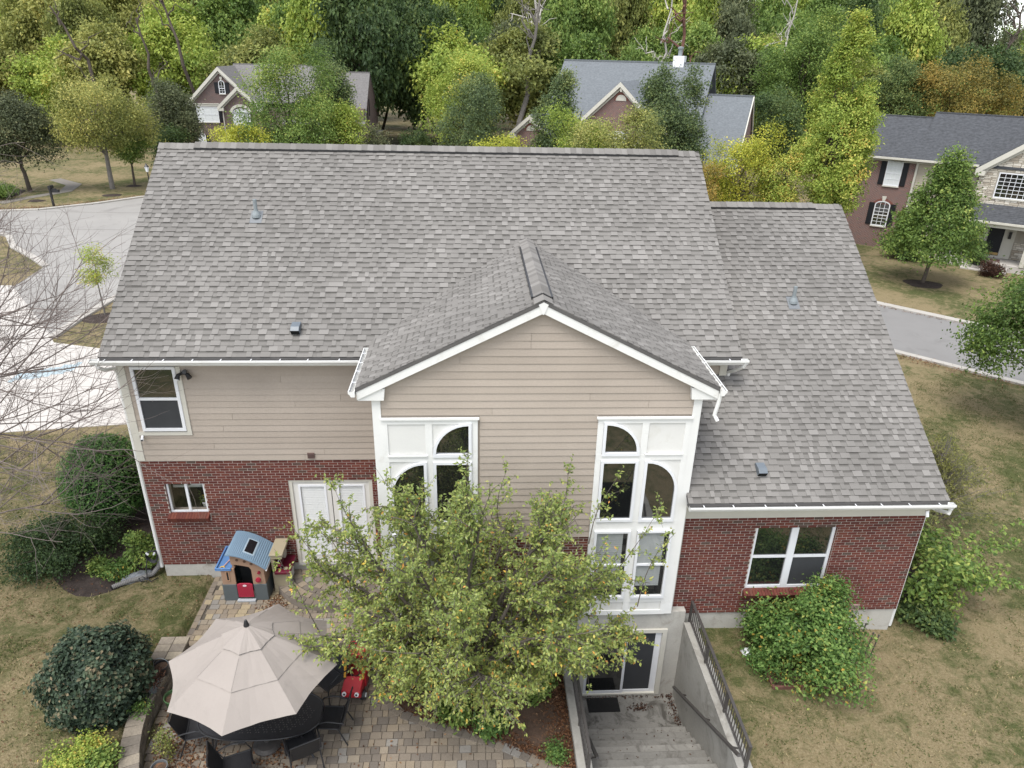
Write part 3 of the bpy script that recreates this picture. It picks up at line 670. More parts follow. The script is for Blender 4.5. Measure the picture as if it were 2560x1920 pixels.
# basement sliding door
d = part("sliding_door", CREAM, lambda b: ring(b, rect(*SLD), rect(SLD[0] + .1, SLD[1] - .11, SLD[2] + .05, SLD[3] - .1), -2.40, -2.3))
part("panel_frame", VINYL, lambda b: (ring(b, rect(10.43, 11.40, -2.20, -.27), rect(10.50, 11.34, -2.12, -.33), -2.37, -2.34), ring(b, rect(11.32, 12.19, -2.20, -.27), rect(11.39, 12.05, -2.13, -.33), -2.34, -2.30)), d)
part("pane", DGLASS, lambda b: b.box(10.49, 11.35, -2.357, -2.353, -2.13, -.32), d); part("pane", SCREEN, lambda b: b.box(11.38, 12.06, -2.322, -2.318, -2.14, -.32), d)
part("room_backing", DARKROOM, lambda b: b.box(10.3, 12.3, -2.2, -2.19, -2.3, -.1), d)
# roof penetrations
PVC = mat("grey_pipe", (.20, .225, .235), .5, .08, 5, 40, .05, .3)
def pipe(x, y, par, z):
    b = MB(); b.tube([(x, y, z - .1), (x, y, z + .42)], .045, 12); o = b.build("vent_pipe", PVC, par, smooth=False)
    b = MB(); b.lathe([(.11, -.02), (.10, .04), (.055, .13), (.052, .16)], 14, (x, y, z + .02)); b.build("pipe_boot", PVC, o)
    return o
sl1 = (RZ - EZ) / (RY - EY); sl2 = 4.81 / 7.12
def boot_plate(x, y, z, s, par):
    d = sl(1, s); n = Vector((0, -d.z, d.y)); o = Vector((x, y, z)) + n * .02
    b = MB(); vs = [o + Vector((i, 0, 0)) + d * j for i, j in ((-.14, -.2), (.14, -.2), (.14, .18), (-.14, .18))]; b.add(vs + [v - n * .01 for v in vs], [(0, 1, 2, 3), (0, 4, 5, 1), (1, 5, 6, 2), (2, 6, 7, 3), (3, 7, 4, 0)]); b.build("flashing_plate", mat("flashing_metal", (.15, .16, .17), .5, .06), par)
for x, y in ((2.62, 2.73),): o = pipe(x, y, r1, EZ + (y - EY) * sl1); boot_plate(x, y, EZ + (y - EY) * sl1, sl1, o)
for x, y in ((15.72, 1.72),): o = pipe(x, y, r2, 3.47 + (y + 2.62) * sl2); boot_plate(x, y, 3.47 + (y + 2.62) * sl2, sl2, o)
VENTM = mat("grey_vent_metal", (.12, .14, .16), .4, .1, 5, 40, .05, .4)
def rvent(x, y, z, s, par):
    d = sl(1, s); n = Vector((0, -d.z, d.y)); M_ = frame((x, y, z), (1, 0, 0), d, n)
    b = MB(); pr = [(-.13, .0), (.16, .0), (.16, .06), (-.02, .15), (-.13, .14)]
    vs = [tuple(M_ @ Vector((i, a, h))) for i in (-.095, .095) for a, h in pr]; k = len(pr)
    b.add(vs, [tuple(range(k))[::-1], tuple(range(k, 2 * k))] + [(i, (i + 1) % k, k + (i + 1) % k, k + i) for i in range(k - 1)])
    o = b.build("roof_vent", VENTM, par, bevel=.008)
    b = MB(); b.box(-.085, .085, -.137, -.125, .015, .125, M_); b.build("vent_mouth", DARKROOM, o)
rvent(3.93, .14, EZ + (.14 - EY) * sl1 + .015, sl1, r1); rvent(13.93, -2.02, 3.47 + .6 * sl2 + .015, sl2, r2)
# downspouts, lights, small fittings
part("downspout", WHITE, lambda b: b.tube([(-.18, -.47, 5.72), (-.16, -.46, 5.62), (-.12, -.30, 5.5), (-.06, -.02, 5.42), (-.07, .06, 5.3), (-.07, .06, -.1)], .042, 8))
part("downspout", WHITE, lambda b: b.tube([(13.86, -.47, 5.72), (13.84, -.44, 5.62), (13.74, -.2, 5.42), (13.69, -.02, 5.30), (13.69, .0, 4.95)], .042, 8))
part("downspout", WHITE, lambda b: b.tube([(GX + gw + .03, FY + .02, e0 - .14), (GX + gw + .02, FY + .03, e0 - .3), (GX + gw - .02, FY + .05, e0 - .62), (GX + gw + .04, FY - .0, e0 - .72)], .04, 8))
part("downspout", WHITE, lambda b: b.tube([(17.93, -2.66, 3.3), (17.93, -2.64, 3.17), (17.88, -2.35, 3.05), (17.86, -2.1, 2.98), (17.86, -2.06, 2.8), (17.86, -2.06, -.5)], .045, 8))
def flood(b):
    b.lathe([(.07, -.03), (.07, .0)], 12, (1.40, -.05, 5.33))
    b.tube([(1.40, -.06, 5.33), (1.33, -.14, 5.30), (1.31, -.2, 5.22)], [.02, .045, .06], 10); b.tube([(1.42, -.06, 5.33), (1.52, -.12, 5.31), (1.58, -.18, 5.25)], [.02, .045, .06], 10); b.tube([(1.46, -.07, 5.36), (1.47, -.14, 5.38)], [.05, .05], 10)
fl = part("floodlight", BLACKM, flood)
part("lamp_lens", mat("lens", (.6, .6, .58), .2), lambda b: b.tube([(1.312, -.198, 5.225), (1.308, -.206, 5.21)], .055, 12), fl)
cm = part("security_camera", VINYL, lambda b: b.tube([(.22, -.04, 3.72), (.25, -.16, 3.68)], [.03, .035], 10)); part("lens", BLACKM, lambda b: b.tube([(.2505, -.162, 3.679), (.252, -.168, 3.677)], .022, 10), cm)
part("security_camera", VINYL, lambda b: b.tube([(17.45, -2.62, 3.22), (17.46, -2.66, 3.10)], .035, 10))
vt = part("wall_vent", mat("brown_vent", (.13, .085, .075), .6), lambda b: b.box(3.9, 4.06, -.05, -.01, 3.10, 3.24)); part("vent_louvre", mat("brown_vent2", (.08, .05, .045), .6), lambda b: [b.box(3.915, 4.045, -.056, -.05, z, z + .02) for z in (3.125, 3.16, 3.195)], vt)
vt = part("wall_vent", mat("pink_vent", (.30, .215, .195), .7), lambda b: ring(b, rect(16.66, 16.86, .12, .30), rect(16.69, 16.83, .15, .27), -2.23, -2.19)); part("vent_louvre", mat("pink_vent2", (.2, .14, .13), .7), lambda b: [b.box(16.69, 16.83, -2.222, -2.2, z, z + .03) for z in (.155, .195, .235)], vt)
# ------------------------------------------------------------------ basement stairwell
STW = thing("basement_stairwell", "open concrete stairwell with steps descending to the basement sliding door", "stairwell", (11.3, -4.5, -2.4))
OLDC = mat("stained_concrete", (.19, .183, .168), .9, .22, 1.8, 22, .35, .15, dirt=((.075, .070, .062), 2.2, .50))
WALLC = mat("stairwell_concrete", (.30, .29, .265), .9, .15, 1.1, 20, .25, .15, dirt=((.17, .158, .14), .9, .53))
def P(name, m, fn, par, **k): b = MB(); fn(b); return b.build(name, m, par, **k)
P("side_wall", WALLC, lambda b: b.box(12.66, 12.94, -8.2, -2.362, -2.6, .0), STW); P("side_wall", WALLC, lambda b: b.box(9.74, 10.02, -8.2, -2.362, -2.6, -.24), STW)
P("landing", OLDC, lambda b: b.box(10.02, 12.66, -3.46, -2.362, -2.6, -2.27), STW)
STEPM = [mat("step_concrete_%d" % q, tuple(c * (.86, 1.08, .95, 1.12)[q] for c in (.19, .183, .168)), .9, .18, 2.4, 22, .35, .15, dirt=((.11, .103, .093), 2.6 + q * .3, .52)) for q in range(4)]
for i in range(1, 12): P("step", STEPM[(i * 7 + i // 3) % 4], lambda b: b.box(10.02, 12.66, -3.18 - .3 * i - .33, -3.18 - .3 * i + .03, -2.27 + .19 * i - .3, -2.27 + .19 * i), STW, bevel=.022)
def railing(x, y0, y1, z, h, label):
    t = thing("stair_railing", label, "railing", (x, (y0 + y1) / 2, z))
    P("top_rail", BRONZE, lambda b: b.box(x - .03, x + .03, y1, y0, z + h - .035, z + h), t, bevel=.006); P("bottom_rail", BRONZE, lambda b: b.box(x - .018, x + .018, y1, y0, z + .07, z + .10), t)
    n = max(2, int(round((y0 - y1) / 1.35)))
    for k in range(n + 1): yy = y0 + (y1 - y0) * k / n; P("post", BRONZE, lambda b: (b.box(x - .025, x + .025, yy - .025 + (.03 if k == n else -.03 if k == 0 else 0), yy + .025 + (.03 if k == n else -.03 if k == 0 else 0), z, z + h - .035),), t)
    y = y0 - .1; me = None
    while y > y1:
        if me is None:
            m = MB(); m.box(-.008, .008, -.008, .008, 0, h - .135); me = m.mesh("baluster", BRONZE)
        o = obj("baluster", me, t); o.location = (x, y, z + .10); y -= .105
    return t
railing(12.80, -2.3, -6.1, .0, .60, "dark metal railing on the stairwell wall beside the raised vegetable bed"); railing(9.90, -3.7, -6.0, -.24, .68, "dark metal railing on the stairwell wall beside the leafy pear tree")
t = thing("handrail", "sloping dark handrail fixed inside the stairwell under the sunlit concrete wall", "handrail", (12.6, -4.5, -.6))
P("rail", BRONZE, lambda b: b.bar((12.50, -2.78, -1.58), (12.50, -6.3, .65), .06, .045), t)
for yy in (-3.2, -4.6, -5.9): P("bracket", BRONZE, lambda b: b.bar((12.50, yy, -1.6 + (-2.78 - yy) * .634), (12.67, yy, -1.66 + (-2.78 - yy) * .634), .025), t)
t = thing("handrail", "sloping dark handrail inside the stairwell on the tree side", "handrail", (10.1, -4.9, -.8))
P("rail", BRONZE, lambda b: b.bar((10.18, -3.4, -1.75), (10.18, -5.45, -.42), .06, .045), t)
for yy in (-3.8, -5.35): P("bracket", BRONZE, lambda b: b.bar((10.18, yy, -1.77 + (-3.4 - yy) * .64), (10.02, yy, -1.8 + (-3.4 - yy) * .64), .025), t)
b = MB(); b.box(10.52, 11.28, -2.86, -2.45, -2.269, -2.25); mt = b.build("doormat", mat("black_rubber", (.012, .012, .012), .9, .3, 8, 80, .5), None, bevel=.005); tag(mt, "black rectangular doormat on the landing outside the basement door", "doormat")
# ------------------------------------------------------------------ patio of pavers
def inpoly(x, y, poly):
    c = False; n = len(poly)
    for i in range(n):
        x0, y0 = poly[i]; x1, y1 = poly[i - 1]
        if (y0 > y) != (y1 > y) and x < (x1 - x0) * (y - y0) / (y1 - y0) + x0: c = not c
    return c
BED = [(5.9, -2.36), (5.7, -3.0), (5.85, -3.7), (6.35, -4.3), (7.1, -4.6), (7.76, -4.85), (8.4, -5.12), (9.06, -5.47), (9.74, -5.8), (9.74, -2.36)]
PAT = [(1.22, .0), (5.9, .0), (5.9, -2.36), (9.74, -2.36), (9.74, -8.3), (2.4, -8.3), (2.1, -6.6), (1.86, -5.75), (1.6, -5.0), (1.5, -4.3), (1.52, -3.1), (1.5, -2.5), (1.22, -2.45)]
JOINT = mat("joint_sand", (.085, .075, .062), .95, .3, 6, 60, .4, .1)
patio = struct((lambda b: (b.prism(PAT, -.6, PATIO_Z - .022, 'z'), b.build("patio", JOINT))[1])(MB()))
PVM = tmat("paver_stone", [(0, (.125, .108, .092)), (.3, (.185, .155, .122)), (.55, (.235, .190, .135)), (.75, (.205, .19, .17)), (1, (.285, .235, .155))], .9, 45, .2, .5, .15, (.9, .16))
PT = [ubox(t, .014) for t in (.05, .2, .3, .42, .5, .62, .75, .88, 1.0)]
LC, LRX, LRY = (4.35, 0), 1.55, 1.35
def in_landing(x, y, k=1.0): return ((x - LC[0]) / (LRX * k)) ** 2 + ((y - LC[1]) / (LRY * k)) ** 2 < 1
out = []; y = -.085; r = random.Random(61); j = .007
while y > -7.0:
    x = 1.36 + r.uniform(-.1, .1); d = r.choice((.165, .165, .18))
    while x < 9.8:
        w = r.choice((.115, .17, .17, .23, .23)); xc = x + w / 2
        wy = y + .02 * math.sin(xc * 1.3)
        if inpoly(xc, wy, PAT) and not inpoly(xc, wy, BED) and not in_landing(xc, wy, .98) and (xc > 1.42 or wy > -2.4):
            tn = r.choice((4, 5, 8, 8, 6, 3, 2)) if (xc < 3.4 and wy > -2.9) else r.choice((0, 1, 1, 2, 2, 3, 3, 6, 5, 4))
            out.append((tn, frame((xc, wy, PATIO_Z - .03), (1, .01 * r.uniform(-1, 1), 0), (0, 1, 0), (r.uniform(-.003, .003), r.uniform(-.003, .003), 1), (w - j, d - j, .03 + r.uniform(-.002, .003)))))
        x += w
    y -= d
yy = -.1
while yy > -2.4: out.append((r.choice((0, 1, 2, 3)), frame((1.29, yy, PATIO_Z - .03), (1, 0, 0), (0, 1, 0), (0, 0, 1), (.13, .19, .032)))); yy -= .2
for (x0, y0), (x1, y1) in zip(BED[1:-2], BED[2:-1]):   # soldier course round the planting bed
    L_ = math.hypot(x1 - x0, y1 - y0); n = max(1, int(L_ / .17)); dx, dy = (x1 - x0) / L_, (y1 - y0) / L_
    for k in range(n):
        t = (k + .5) / n; out.append((r.choice((0, 1, 2, 6)), frame((x0 + (x1 - x0) * t + dy * .05, y0 + (y1 - y0) * t - dx * .05, PATIO_Z - .02), (dx, dy, 0), (-dy, dx, 0), (0, 0, 1), (L_ / n - j, .2, .034))))
pieces("paver", PT, out, patio, PVM, 260, lambda u, v: hide(u, v) and v < 1780)
# curved step outside the patio door
b = MB(); b.prism([(LC[0] + LRX * math.cos(a), LC[1] + LRY * math.sin(a)) for a in np.linspace(PI, 2 * PI, 30)], -.42, -.235, 'z')
step = b.build("curved_step", mat("step_block", (.17, .145, .12), .9, .25, 3, 30, .4), None); tag(step, "low half round paver step outside the white patio door", "step")
out = []
for ring_k in range(7):
    r0 = 1 - ring_k * .135; n = max(4, int(PI * r0 * 1.45 / .2))
    for k in range(n):
        a = PI + PI * (k + .5) / n; rr = r0 - .066; x, y_ = LC[0] + LRX * rr * math.cos(a), LC[1] + LRY * rr * math.sin(a)
        tx, ty = -math.sin(a) * LRX, math.cos(a) * LRY; L_ = math.hypot(tx, ty); w = PI * rr / n * L_
        if w > .03 and y_ < -.05: out.append((r.choice((0, 1, 2, 3, 6)), frame((x, y_, -.235), (tx / L_, ty / L_, 0), (-ty / L_, tx / L_, 0), (0, 0, 1), (w - .007, .135 * 1.42 - .007, .03))))
pieces("paver", PT, out, step, PVM, 60, hide)
# retaining wall of stacked blocks with a square pier
RWT = thing("retaining_wall", "curved grey block retaining wall with square pier beside the clipped round shrub", "wall", (1.3, -4.4, -.4))
BLKM = tmat("wall_block", [(0, (.11, .098, .085)), (.5, (.19, .165, .135)), (1, (.27, .235, .18))], .92, 30, .25, .6, .1, (1.2, .2))
rp = [(1.30, -3.15), (1.26, -3.7), (1.24, -4.25), (1.28, -4.7), (1.38, -5.15), (1.52, -5.55), (1.72, -6.0), (1.95, -6.5)]
pts = []
for (x0, y0), (x1, y1) in zip(rp[:-1], rp[1:]):
    n = 2
    for k in range(n): pts.append((x0 + (x1 - x0) * k / n, y0 + (y1 - y0) * k / n))
pts.append(rp[-1])
for lv, (za, zb, w) in enumerate(((-.45, -.30, .28), (-.30, -.16, .28), (-.16, -.03, .28), (-.03, .05, .34))):
    for k in range(len(pts) - 1):
        (x0, y0), (x1, y1) = pts[k], pts[k + 1]
        if lv % 2: x0, y0, x1, y1 = (x0 + x1) / 2, (y0 + y1) / 2, (x1 + pts[min(k + 2, len(pts) - 1)][0]) / 2, (y1 + pts[min(k + 2, len(pts) - 1)][1]) / 2
        if math.hypot(x1 - x0, y1 - y0) < .05: continue
        d = Vector((x1 - x0, y1 - y0, 0)).normalized(); n_ = Vector((-d.y, d.x, 0)); a = Vector((x0, y0, 0)) + d * .004; c = Vector((x1, y1, 0)) - d * .004
        m = MB(); m.tone = r.uniform(.1, .8); wv = w / 2 + r.uniform(-.008, .008)
        vs = [a + n_ * wv, a - n_ * wv, c - n_ * wv, c + n_ * wv]; m.add([(v.x, v.y, za + .004) for v in vs] + [(v.x, v.y, zb) for v in vs], [(0, 1, 2, 3), (4, 5, 6, 7), (0, 1, 5, 4), (1, 2, 6, 5), (2, 3, 7, 6), (3, 0, 4, 7)])
        m.build("cap_block" if lv == 3 else "block", BLKM, RWT, bevel=.008)
m = MB(); m.tone = .12; m.box(.98, 1.50, -3.12, -2.54, -.5, -.02); m.build("pier", BLKM, RWT)
for ix in range(2):
    for iy in range(3):
        m = MB(); m.tone = (.45, .7, .55, .95, .4, .75)[ix * 3 + iy]; x0, y0 = .93 + ix * .31, -3.17 + iy * .22; m.box(x0 + .003, x0 + .305, y0 + .003, y0 + .215, -.02, .05); m.build("cap_slab", BLKM, RWT, bevel=.01)
# planting bed soil
SOIL = mat("bed_mulch", (.075, .05, .036), .95, .45, 4, 26, .9, .1, dirt=((.20, .105, .055), 7, .56))
b = MB(); cx, cy = 7.9, -3.6; n = len(BED); b.add([(x, y, -.41) for x, y in BED] + [(cx + (x - cx) * .6, cy + (y - cy) * .6, -.33) for x, y in BED] + [(cx, cy, -.31)], [(i, (i + 1) % n, n + (i + 1) % n, n + i) for i in range(n)] + [(n + i, n + (i + 1) % n, 2 * n) for i in range(n)])
struct(b.build("planting_bed", SOIL, smooth=True))
# ------------------------------------------------------------------ umbrella
UM = thing("patio_umbrella", "open taupe fabric patio umbrella with tiered vents and dark finial", "umbrella", (3.80, -4.95, PATIO_Z))
UC = (3.80, -4.95); FAB = mat("taupe_canvas", (.275, .245, .222), .85, .05, 1.5, 90, .12, .15, dirt=((.235, .21, .19), 1.3, .56))
def canopy(b, r0, r1, z0, z1, lift, sag, scal, nr=8, nu=8, curve=.10):
    a0 = rad(-93)
    for k in range(8):
        aa, ab = a0 + k * PI / 4, a0 + (k + 1) * PI / 4; base = len(b.v)
        for i in range(nr + 1):
            t = i / nr; rr = r0 + (r1 - r0) * t; g_ = (rr / 1.53); zz = lerp(2.58, 1.74, g_ ** 1.12) + lift
            for j in range(nu + 1):
                u = j / nu; pa = Vector((math.cos(aa), math.sin(aa), 0)) * rr; pb = Vector((math.cos(ab), math.sin(ab), 0)) * rr; q = pa.lerp(pb, u); s = math.sin(PI * u)
                q = q * (1 - scal * s * t * (rr / r1)); wr_ = .006 * math.sin(u * 17 + k * 2.1 + t * 5) * t
                b.v.append((UC[0] + q.x, UC[1] + q.y, zz - sag * s * g_ + wr_ * s))
        for i in range(nr):
            for j in range(nu): b.f.append((base + i * (nu + 1) + j, base + i * (nu + 1) + j + 1, base + (i + 1) * (nu + 1) + j + 1, base + (i + 1) * (nu + 1) + j)); b.t.append(.5)
P("canopy", FAB, lambda b: canopy(b, .3, 1.53, 0, 0, 0, .035, .055), UM); P("canopy_tier", FAB, lambda b: canopy(b, .1, .98, 0, 0, .022, .035, .03), UM); P("vent_cap", FAB, lambda b: canopy(b, .01, .47, 0, 0, .060, .03, .05), UM)
for k in range(8):
    a = rad(-93) + k * PI / 4; P("rib", BRONZE, lambda b: b.tube([(UC[0], UC[1], 2.48), (UC[0] + 1.5 * math.cos(a), UC[1] + 1.5 * math.sin(a), 1.735)], .008, 6), UM)
P("seam", mat("canvas_seam", (.30, .27, .25), .9), lambda b: [b.tube([(UC[0] + rr * math.cos(a), UC[1] + rr * math.sin(a), lerp(2.58, 1.74, (rr / 1.53) ** 1.12) + .028 - .0) for rr in (.5, .75, .97)], .003, 4) for a in [rad(-93) + k * PI / 4 for k in range(8)]], UM)
P("finial", BLACKM, lambda b: b.lathe([(.045, 2.6), (.05, 2.64), (.035, 2.70), (.02, 2.75), (.005, 2.76)], 12, (UC[0], UC[1], 0)), UM)
P("pole", BRONZE, lambda b: b.tube([(UC[0], UC[1], PATIO_Z + .05), (UC[0], UC[1], 2.6)], .022, 10), UM)
P("base", BRONZE, lambda b: b.lathe([(.27, 0), (.27, .03), (.20, .07), (.05, .11), (.04, .25)], 24, (UC[0], UC[1], PATIO_Z)), UM)
# ------------------------------------------------------------------ table and chairs
TB = thing("patio_table", "oval black metal patio table with perforated top under the umbrella", "table", (3.75, -4.85, PATIO_Z)); TZ = .31
def oval(cx, cy, a, b_, n=40, e=2.6): return [(cx + a * abs(math.cos(t)) ** (2 / e) * (1 if math.cos(t) > 0 else -1), cy + b_ * abs(math.sin(t)) ** (2 / e) * (1 if math.sin(t) > 0 else -1)) for t in np.linspace(0, 2 * PI, n, endpoint=False)]
P("table_top", BLACKM, lambda b: b.prism(oval(3.75, -4.85, 1.14, .55), TZ - .02, TZ, 'z'), TB)
def rim(b): o = oval(3.75, -4.85, 1.16, .57, 40); b.tube([(x, y, TZ - .005) for x, y in o + o[:2]], .017, 6, False)
P("table_rim", BLACKM, rim, TB)
def holes(b):
    for ix in range(-22, 23):
        for iy in range(-10, 11):
            x, y_ = ix * .05 + (.025 if iy % 2 else 0), iy * .05
            if (x / 1.0) ** 2 + (y_ / .45) ** 2 < 1 and math.hypot(x - .05, y_ + .1) > .07 and (ix + iy) % 3: b.prism([(3.75 + x + .013 * math.cos(q), -4.85 + y_ + .009 * math.sin(q)) for q in np.linspace(0, 2 * PI, 5, endpoint=False)], TZ + .0, TZ + .003, 'z')
ho = P("perforation", mat("table_hole", (.09, .085, .078), .8), holes, TB); ho["kind"] = "stuff"
for sx in (-1, 1):
    for sy in (-1, 1):
        P("table_leg", BLACKM, lambda b: b.tube([(3.75 + sx * .85, -4.85 + sy * .30, TZ - .02), (3.75 + sx * .78, -4.85 + sy * .28, .05), (3.75 + sx * .86, -4.85 + sy * .33, -.2), (3.75 + sx * 1.0, -4.85 + sy * .42, PATIO_Z + .01)], .022, 8), TB)
SLING = mat("black_sling", (.017, .017, .019), .6, .2, 10, 140, .3, .3)
def make_chair(label, loc, rz):
    t = thing("patio_chair", label, "chair", loc, "black sling chairs round the patio table", rz, world=False)
    def sling(b, pts):
        n = 8; base = len(b.v)
        for (y_, z_) in pts:
            for k in range(n + 1): u = k / n; b.v.append((-.25 + .5 * u, y_, z_ - .022 * math.sin(PI * u)))
        for i in range(len(pts) - 1):
            for k in range(n): a = base + i * (n + 1) + k; b.f.append((a, a + 1, a + n + 2, a + n + 1)); b.t.append(.5)
    P("seat", SLING, lambda b: sling(b, [(.26, .43), (.1, .42), (-.08, .405), (-.22, .41)]), t)
    P("backrest", SLING, lambda b: sling(b, [(-.22, .41), (-.27, .55), (-.33, .74), (-.39, .93)]), t)
    for s in (-1, 1):
        P("side_rail", BLACKM, lambda b: b.tube([(s * .26, .28, .43), (s * .26, -.20, .41), (s * .26, -.27, .55), (s * .26, -.40, .95)], .014, 6), t)
        P("armrest", BLACKM, lambda b: b.tube([(s * .29, .27, .05), (s * .30, .28, .42), (s * .305, .20, .60), (s * .305, .02, .655), (s * .30, -.16, .63), (s * .28, -.30, .58)], .015, 6), t)
        P("leg", BLACKM, lambda b: b.tube([(s * .29, .27, .06), (s * .29, .29, .0)], .015, 6), t); P("leg", BLACKM, lambda b: b.tube([(s * .27, -.18, .42), (s * .29, -.34, .0)], .015, 6), t)
    P("crossbar", BLACKM, lambda b: (b.tube([(-.26, .27, .42), (.26, .27, .42)], .013, 6), b.tube([(-.26, -.2, .40), (.26, -.2, .40)], .012, 6)), t); P("top_bar", BLACKM, lambda b: b.tube([(-.26, -.40, .95), (.26, -.40, .95)], .013, 6), t)
    return t
# local +y is the way the sitter faces
make_chair("black sling chair half under the umbrella beside the block retaining wall", (2.52, -4.85, PATIO_Z), rad(-80))
make_chair("black sling chair turned sideways to the table with its woven seat showing", (3.47, -5.72, PATIO_Z), rad(-72))
make_chair("black sling chair with its back to the lawn at the table's long side", (4.60, -5.35, PATIO_Z), rad(25))
make_chair("black sling chair at the table end next to the red toy car", (5.02, -4.72, PATIO_Z), rad(88))
make_chair("black sling chair behind the umbrella towards the patio door", (4.80, -3.72, PATIO_Z), rad(140))
# ------------------------------------------------------------------ toys
PH = thing("playhouse", "plastic toy playhouse with blue arched roof and red half door", "playhouse", (2.25, -.5, PATIO_Z))
def plastic(n, c, rough=.45): return mat(n, c, rough, .06, 4, 50, .04, .35, dirt=((c[0] * .75, c[1] * .74, c[2] * .72), 5, .62))
TANP, SLATE, BLUEP, REDP, DKBLUE = plastic("tan_plastic", (.30, .195, .135)), plastic("slate_plastic", (.085, .10, .105)), plastic("blue_plastic", (.17, .25, .33), .45), plastic("red_plastic", (.30, .02, .045)), plastic("deep_blue_plastic", (.09, .19, .38))
px0, px1, py0, py1, pz = 1.74, 2.80, -.90, -.10, PATIO_Z
def roofz(x): return 1.06 - .40 * max(0, (x - 2.05) / .78) ** 1.7
P("base_wall", SLATE, lambda b: (b.box(px0, 2.08, py0, py0 + .06, pz, .09), b.box(2.48, px1, py0, py0 + .06, pz, .09), b.box(px0, px0 + .06, py0 + .06, py1, pz, .09), b.box(px1 - .06, px1, py0 + .06, py1, pz, .09), b.box(px0 + .06, px1 - .06, py1 - .06, py1, pz, .09)), PH, bevel=.012)
def upper(b):
    b.box(px0 + .02, 2.08, py0 + .01, py0 + .06, .09, .56); b.box(2.48, px1 - .02, py0 + .01, py0 + .06, .09, .52); b.box(px1 - .06, px1 - .01, py0 + .06, py1, .09, .6); b.box(px0 + .02, px1 - .02, py1 - .06, py1 - .01, .09, .62); b.box(px0 + .02, px0 + .07, py0 + .06, py1 - .06, .09, .54)
    b.box(2.03, 2.09, py0 + .06, py1, .54, .9)
P("upper_wall", TANP, upper, PH, bevel=.008)
def arch(b):
    xs_ = np.linspace(2.03, 2.80, 14)
    for a, c in zip(xs_[:-1], xs_[1:]):
        la = .70 - .20 * max(0, (a - 2.05) / .75) ** 1.4 if a < 2.50 else .50; lc = .70 - .20 * max(0, (c - 2.05) / .75) ** 1.4 if c < 2.50 else .50
        vs = [(a, py0 + .0, la), (c, py0 + .0, lc), (c, py0 + .0, roofz(c) - .02), (a, py0 + .0, roofz(a) - .02)]; b.add(vs + [(x, y_ + .06, z) for x, y_, z in vs], [(0, 1, 2, 3), (7, 6, 5, 4), (0, 4, 5, 1), (3, 2, 6, 7)])
P("gable_front", TANP, arch, PH)
def proof(b):
    xs_ = np.linspace(1.97, 2.86, 22); n = 22
    for sgn, off in ((1, .0), (-1, -.035)):
        base = len(b.v)
        for x in xs_:
            for y_ in (-1.0, -.06): b.v.append((x, y_, roofz(x) + off))
        for i in range(n - 1): b.f.append((base + 2 * i, base + 2 * i + 1, base + 2 * i + 3, base + 2 * i + 2)); b.t.append(.5)
    for i in range(n - 1):
        for q in (0, 1): b.f.append((2 * i + q, 2 * i + 2 + q, 2 * n + 2 * i + 2 + q, 2 * n + 2 * i + q)); b.t.append(.5)
    b.f.append((0, 1, 2 * n + 1, 2 * n)); b.t.append(.5); b.f.append((2 * n - 2, 2 * n - 1, 4 * n - 1, 4 * n - 2)); b.t.append(.5)
rf = P("roof", BLUEP, proof, PH)
for x in np.arange(2.01, 2.85, .042):
    if 2.32 < x < 2.55: segs = ((-.98, -.80), (-.30, -.08))
    else: segs = ((-.98, -.08),)
    for s0, s1 in segs: P("roof_batten", BLUEP, lambda b: b.box(x, x + .026, s0, s1, roofz(x + .013) - .004, roofz(x + .013) + .008), rf)
def sky_l(b, x0, x1, y0, y1, h):
    n = 6; xs_ = np.linspace(x0, x1, n)
    for a, c in zip(xs_[:-1], xs_[1:]): vs = [(a, y0, roofz(a) + h), (c, y0, roofz(c) + h), (c, y1, roofz(c) + h), (a, y1, roofz(a) + h)]; b.add(vs + [(x, y_, z - .03) for x, y_, z in vs], [(0, 1, 2, 3), (0, 4, 5, 1), (2, 6, 7, 3), (1, 5, 6, 2), (3, 7, 4, 0)])
P("skylight_frame", plastic("pale_blue_plastic", (.33, .41, .48)), lambda b: sky_l(b, 2.325, 2.565, -.82, -.28, .018), rf); P("skylight", mat("smoked_panel", (.012, .012, .014), .25), lambda b: sky_l(b, 2.355, 2.535, -.78, -.32, .024), rf)
P("gutter_edge", VINYL, lambda b: b.tube([(2.87, -1.0, roofz(2.86) - .05), (2.87, -.06, roofz(2.86) - .05)], .018, 6), PH)
P("side_tray", DKBLUE, lambda b: (b.box(1.64, 2.02, -.92, -.04, .52, .55), b.box(1.64, 1.68, -.92, -.04, .55, .60), b.box(1.68, 2.02, -.92, -.88, .55, .60), b.box(1.68, 2.02, -.08, -.04, .55, .60)), PH, bevel=.012)
dr = P("half_door", REDP, lambda b: b.prism([(2.10, -.27), (2.47, -.27), (2.47, .11), (2.40, .145), (2.17, .145), (2.10, .11)], py0 - .035, py0 + .0, 'y'), PH, bevel=.008)
for k in range(7): P("door_groove", plastic("red_groove", (.27, .012, .03)), lambda b: b.box(2.14 + k * .048, 2.147 + k * .048, py0 - .038, py0 - .034, -.22, .04), dr)
P("door_badge", VINYL, lambda b: b.prism([(2.285 + .045 * math.cos(a), .085 + .024 * math.sin(a)) for a in np.linspace(0, 2 * PI, 16, endpoint=False)], py0 - .042, py0 - .034, 'y'), dr)
P("badge_mark", mat("badge_red", (.5, .08, .08), .5), lambda b: [b.box(2.262 + k * .012, 2.269 + k * .012, py0 - .044, py0 - .041, .078, .092) for k in range(4)], dr)
P("door_step", plastic("pale_grey_plastic", (.34, .36, .38)), lambda b: b.box(2.06, 2.50, py0 - .07, py0 + .02, pz, pz + .06), PH, bevel=.012)
P("dark_inside", DARKROOM, lambda b: b.box(2.09, 2.47, py0 + .35, py0 + .36, pz, .7), PH)
